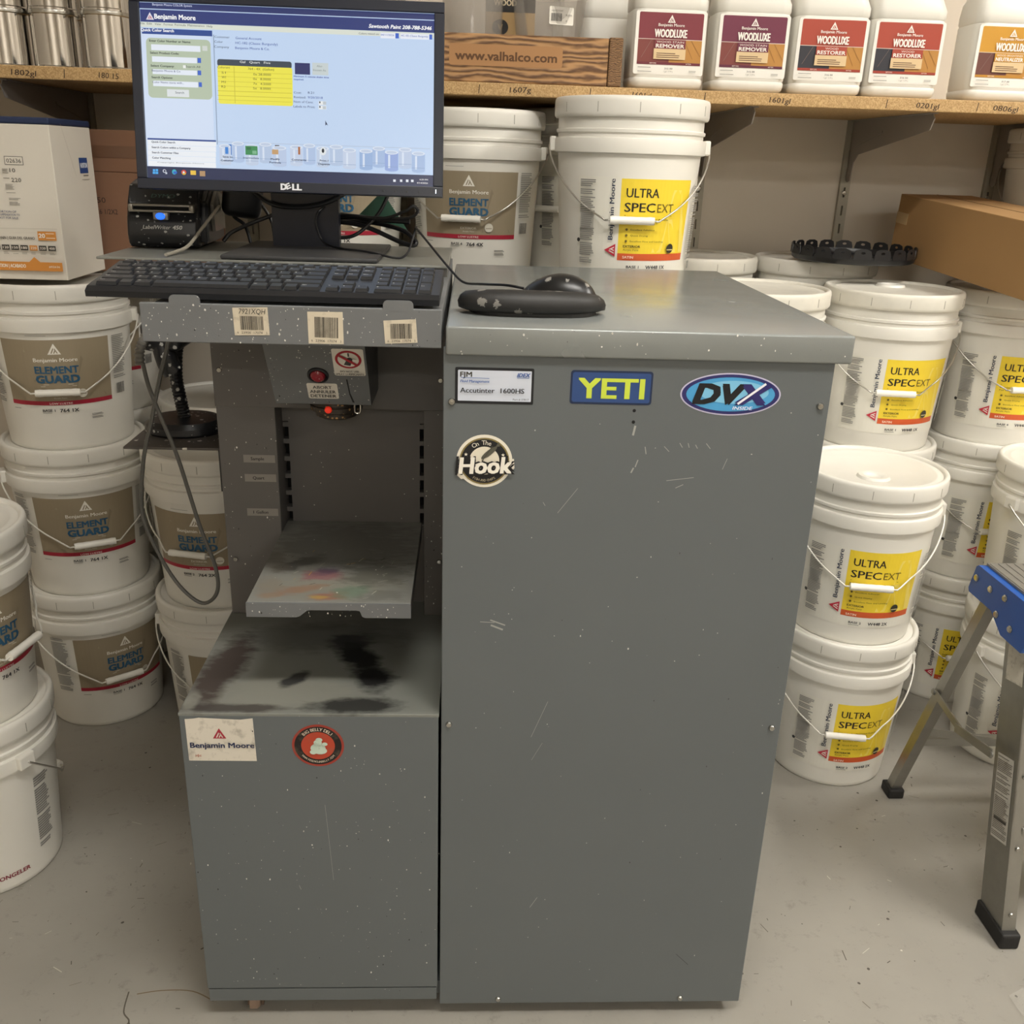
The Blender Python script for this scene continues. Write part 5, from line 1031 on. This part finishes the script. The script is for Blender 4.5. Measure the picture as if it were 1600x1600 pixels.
tub(.160, 1.117, .062, .080, .165, 'b', 'flared clear plastic tub with a white price tag in the crate', (.30, .106, .056, .034, ''))
KR = thing('kraft_box', 'kraft coloured box with a dark top band standing in the crate', 'box', (.078, 1.195, zc + .0125))
bm = bmesh.new(); bx(bm, -.055, .055, -.02, .018, 0, .25, bev=.001); part('box', bm, M('kraft_card', 'c0a070', .8, 0, .05), KR)
P = Print(.0002); P.rect(-.055, .142, .055, .25, '2e2c2a'); P.text('WOOD', -.012, .155, .012, 'd8c8a8', w=.05, align='c', bold=.03); P.ell(-.022, .112, .018, .016, '2e2c2a', 24); P.text('V', -.022, .106, .012, 'c0a070', align='c', bold=.04); P.rect(-.045, .083, .028, .094, '2e2c2a'); P.text('safe in water', -.009, .086, .0055, 'd8c8a8', w=.06, align='c', bold=.02)
link('print', P.mesh('print', lambda a, b, z: (a, -.0202 - z, b)), INK_MATTE, KR)

# jugs of wood care
def rr_sec(bm, w, d, r, z, ox=0, k=4):
    out = []
    for cx, cy, a in ((w - r, d - r, 0), (-w + r, d - r, 90), (-w + r, -d + r, 180), (w - r, -d + r, 270)):
        out += [bm.verts.new((ox + cx + r * math.cos(math.radians(a + 90 * i / k)), cy + r * math.sin(math.radians(a + 90 * i / k)), z)) for i in range(k + 1)]
    return out
def jug_mesh():
    bm = bmesh.new(); S = [(.070, .046, .02, 0), (.078, .054, .024, .006), (.080, .056, .024, .014), (.080, .056, .024, .020), (.0785, .0545, .024, .0225), (.0795, .0555, .024, .026), (.0795, .0555, .024, .150), (.078, .054, .024, .153), (.080, .056, .024, .157), (.080, .056, .024, .172), (.074, .052, .024, .195), (.055, .042, .024, .222), (.034, .030, .018, .245), (.022, .022, .016, .258), (.022, .022, .016, .268)]
    R_ = [rr_sec(bm, w, d, r, z, ox=-.02 * max(0, (z - .172) / .096) if z > .172 else 0) for w, d, r, z in S]
    for a, b in zip(R_, R_[1:]):
        n = len(a)
        for i in range(n): bm.faces.new((a[i], a[(i + 1) % n], b[(i + 1) % n], b[i]))
    bm.faces.new(R_[0]); bm.faces.new(R_[-1]); me = bm_mesh(bm, 'jug_body', True, 45); me.materials.append(JUG); return me
jm = jug_mesh()
bm = bmesh.new(); tube(bm, [(.0, 0, .240), (.03, 0, .243), (.058, 0, .232), (.070, 0, .205), (.072, 0, .180), (.070, 0, .165)], .011, 10, 4); jh = bm_mesh(bm, 'jug_handle', True); jh.materials.append(JUG)
bm = bmesh.new(); lathe(bm, [(0, .268), (.021, .268), (.024, .270), (.024, .29), (.022, .292), (0, .292)], 30, -.02); jc = bm_mesh(bm, 'jug_cap', True, 40); jc.materials.append(JUG)
def jug(x, y, rz, label, kind=None, top='7d2c36', low='6d2430'):
    t = thing('jug', label, 'jug', (x, y, zc), (0, 0, rz), group='wood care jugs on the shelf')
    link('body', jm, None, t); link('handle', jh, None, t); link('cap', jc, None, t)
    if kind is None: return
    P = Print(.0002); P.rrect(-.075, .0285, .075, .149, .004, 'e9e6de')
    P.rrect(-.068, .0475, .068, .1465, .003, top); P.rect(-.068, .0515, -.0, .096, {'RESTORER': '2c2c34', 'REMOVER': '7a3a34', 'NEUTRALIZER': '6a4038'}[kind]); P.rect(0, .0515, .068, .096, 'b5813c'); P.rect(-.068, .0475, .068, .0525, low); P.rect(-.068, .0955, .068, .0965, 'e4d8cc')
    P.line([(.03, .095), (.05, .06)], .0008, '8a5c28'); P.line([(.045, .095), (.066, .065)], .0008, '8a5c28'); P.line([(-.06, .06), (-.04, .094)], .0006, '8a7468')
    P.logo(0, .135, .0165, 'ece4dc', top); P.text('Benjamin Moore', 0, .1205, .0058, 'ece4dc', w=.055, bold=.02, align='c'); P.text('WOODLUXE', 0, .1, .0155, 'f0eae2', w=.068, bold=.03, align='c')
    P.rect(-.033, .0785, .033, .0955, top); P.text({'REMOVER': 'WOOD STAIN', 'RESTORER': 'WOOD', 'NEUTRALIZER': 'WOOD BRIGHTENER'}[kind], 0, .0892, .004, 'e8dcd0', w=.058 if kind != 'RESTORER' else .028, align='c'); P.text(kind, 0, .0800, .0072, 'f0eae2', w=.06, bold=.03, align='c')
    P.rect(-.034, .058, .034, .078, 'd8bd92'); P.fine(-.028, .061, .028, .076, '6a4a38', 4, 3, .4)
    P.text('BEFORE', -.034, .0488, .0025, 'e8dcd0', w=.014, align='c'); P.text('AFTER', .042, .0488, .0025, 'e8dcd0', w=.012, align='c')
    P.fine(-.066, .033, -.036, .0435, '8a8880', 4, 2, .45); P.text({'REMOVER': '315 00', 'RESTORER': '316 00', 'NEUTRALIZER': '317 00'}[kind], 0, .0385, .0035, '4a4844', w=.017, align='c', bold=.02); P.text('1 gal / 3.79 L', 0, .033, .0028, '7a7870', w=.02, align='c'); P.fine(.044, .034, .064, .041, '8a8880', 3, 4, .4)
    link('label_print', P.mesh('label_print', lambda a, b, z: (a, -.0557 - z, b)), INK, t)
jug(.315, 1.25, .1, 'shaded plain jug behind the right end of the crate')
jug(.41, 1.078, .02, 'maroon labelled jug next to the wooden crate', 'REMOVER', '7a2c36', '6a2430')
jug(.588, 1.078, .0, 'maroon labelled jug second from the crate', 'REMOVER', '6c2840', '5e2036')
jug(.76, 1.083, -.02, 'red labelled jug next to a maroon one', 'RESTORER', 'a5422f', '9a3828')
jug(.925, 1.083, -.02, 'red labelled jug next to the golden one', 'RESTORER', 'a5422f', '9a3828')
jug(1.148, 1.083, .0, 'golden labelled jug at the right edge', 'NEUTRALIZER', 'c48f2c', 'b5802a')

# ------------------------------------------------------------------ step ladder
LD = thing('step_ladder', 'aluminium step ladder with a blue top at the right edge', 'ladder', (1.2, .35, 0))
LI = Matrix.Translation((-1.2, -.35, 0))
def lp(name, bm, mat, parent=LD, smooth=False, label=None):
    o = part(name, bm, mat, parent, smooth)
    if parent is LD: o.matrix_parent_inverse = LI
    if label: o['label'] = label
    return o
def beam(bm, a, b, w, d, side=(1, 0, 0)):
    """rectangular bar from a to b; w along side, d across"""
    a, b = Vector(a), Vector(b); t = (b - a).normalized(); s = Vector(side); s = (s - t * s.dot(t)).normalized(); u = t.cross(s)
    vs = [bm.verts.new(p + s * (w / 2 * i) + u * (d / 2 * j)) for p in (a, b) for i, j in ((-1, -1), (1, -1), (1, 1), (-1, 1))]
    for f in ((0, 3, 2, 1), (4, 5, 6, 7), (0, 1, 5, 4), (1, 2, 6, 5), (2, 3, 7, 6), (3, 0, 4, 7)): bm.faces.new([vs[i] for i in f])
XLb, XLt, XRb, XRt = .992, 1.012, 1.43, 1.41
for side, xb, xt in ((1, XLb, XLt), (-1, XRb, XRt)):
    bm = bmesh.new(); f0 = (xb, .175, .012); f1 = (xt, .335, .575)
    beam(bm, f0, f1, .002, .075); 
    for off in (-.0365, .0365):
        t = (Vector(f1) - Vector(f0)).normalized(); u = t.cross(Vector((1, 0, 0))).normalized() * off
        beam(bm, Vector(f0) + u + Vector((side * .012, 0, 0)), Vector(f1) + u + Vector((side * .012, 0, 0)), .025, .002)
    rail = lp('front_rail', bm, ALU)
    if side == 1:
        t = (Vector(f1) - Vector(f0)).normalized(); yv = Vector((0, -t.z, t.y)); ND_ = Vector((-1, 0, 0))
        P = Print(.0003); P.rect(-.026, .165, .026, .325, 'c9c5bb'); P.fine(-.024, .17, .024, .322, '77736a', 46, 5, .5); P.rect(-.02, .2, .02, .206, '4a4640')
        P2 = Print(.0003); P2.poly([(-.026, .465), (.028, .462), (.026, .555), (-.025, .552)], 'd6d0c2')
        def rm(a, b, z, O=Vector(f0), T=t): u = T.cross(Vector((1, 0, 0))).normalized(); p = O + T * b + u * (-a) + Vector((-.0012 - z, 0, 0)); return tuple(p)
        link('warning_label', P.mesh('warning_label', rm), INK_DIRTY, rail); link('blank_label', P2.mesh('blank_label', rm), INK_DIRTY, rail)
        for s in (.04, .165, .30):
            b_ = bmesh.new(); q = Vector(f0) + t * s + t.cross(Vector((1, 0, 0))).normalized() * .0376 * (1 if (t.cross(Vector((1, 0, 0)))).y < 0 else -1); disc(b_, (q.x + .013, q.y, q.z), .005, 'y', .003, 12, .001); lp('rivet', b_, STEEL, rail, True)
    bm = bmesh.new(); bx(bm, xb - .006, xb + .03 if side == 1 else xb + .006, .128, .222, 0, .032, bev=.004)
    if side == -1:
        bm.free(); bm = bmesh.new(); bx(bm, xb - .03, xb + .006, .128, .222, 0, .032, bev=.004)
    lp('foot', bm, RUBBER)
    # rear leg
    bm = bmesh.new(); beam(bm, (xb - .014 * side, .585, .018), (xt, .425, .585), .022, .024); lp('rear_leg', bm, ALU)
    bm = bmesh.new(); bx(bm, xb - .014 * side - .018, xb - .014 * side + .018, .563, .606, 0, .024, bev=.004); lp('foot', bm, RUBBER)
    # folding brace
    bm = bmesh.new(); xs = xb + .004 * side - .006 * side; beam(bm, (xs - .01 * side, .505, .315), (xs - .006 * side, .39, .295), .003, .016); beam(bm, (xs - .013 * side, .40, .297), (xs - .010 * side, .275, .322), .003, .018)
    for y, z in ((.505, .315), (.395, .296), (.275, .322)): disc(bm, (xs - .010 * side, y, z), .007, 'x', .005, 14)
    lp('brace', bm, ALU)
bm = bmesh.new(); beam(bm, (XLb - .005, .545, .17), (XRb + .005, .545, .17), .02, .018, (0, 1, 0)); lp('rear_crossbar', bm, ALU)
bm = bmesh.new(); beam(bm, (XLb, .535, .2), (XRb, .548, .12), .004, .018, (0, 1, 0)); lp('rear_crossbar', bm, ALU)
for z, y in ((.22, .235), (.43, .294)):
    bm = bmesh.new(); bx(bm, XLt + .004, XRt - .004, y - .045, y + .04, z - .02, z, bev=.003); s_ = lp('step', bm, ALU)
    bm = bmesh.new()
    for k in range(7): bx(bm, XLt + .006, XRt - .006, y - .04 + k * .0115, y - .035 + k * .0115, z, z + .0015)
    lp('tread_ribs', bm, TREAD, s_)
bm = bmesh.new()
for x0, x1 in ((.985, 1.011), (1.411, 1.437)):
    prism(bm, [(.262, .625), (.262, .555), (.272, .535), (.34, .535), (.385, .563), (.47, .563), (.474, .57), (.462, .62), (.455, .625)], x0, x1, 'x')
bx(bm, 1.011, 1.411, .262, .28, .57, .625); TOPB = lp('top_cap', bm, BLUE_PL, label='blue plastic top cap')
bm = bmesh.new(); bx(bm, 1.0, 1.422, .27, .455, .6255, .630); lp('tread', bm, TREAD, TOPB)
bm = bmesh.new()
for k in range(26): bx(bm, 1.003 + k * .016, 1.011 + k * .016, .275, .45, .630, .6312)
lp('tread_ribs', bm, TREAD, TOPB)
for y, z in ((.452, .60), (.40, .60), (.35, .605), (.365, .565), (.315, .56)):
    bm = bmesh.new(); disc(bm, (.985, y, z), .007, 'x', .003, 16, .001); lp('rivet', bm, STEEL, TOPB, True)

# clear film scraps on the floor by the ladder foot
def film(label, pts, seed):
    rr = random.Random(seed); n = 9; bm = bmesh.new(); (x0, y0), (x1, y1) = pts; g = []
    for i in range(n):
        g.append([bm.verts.new((x0 + (x1 - x0) * i / (n - 1) + rr.uniform(-.006, .006), y0 + (y1 - y0) * j / (n - 1) + rr.uniform(-.006, .006), .002 + abs(rr.gauss(0, .014)) * (1 if 0 < i < n - 1 else .3))) for j in range(n)])
    for i in range(n - 1):
        for j in range(n - 1): bm.faces.new((g[i][j], g[i + 1][j], g[i + 1][j + 1], g[i][j + 1]))
    tag(part('plastic_film', bm, FILM), label, 'plastic film')
film('small crumpled scrap of clear film in front of the ladder foot', ((.99, .01), (1.07, .06)), 3)
film('larger crumpled clear film at the lower right corner', ((.95, -.16), (1.12, .02)), 8)
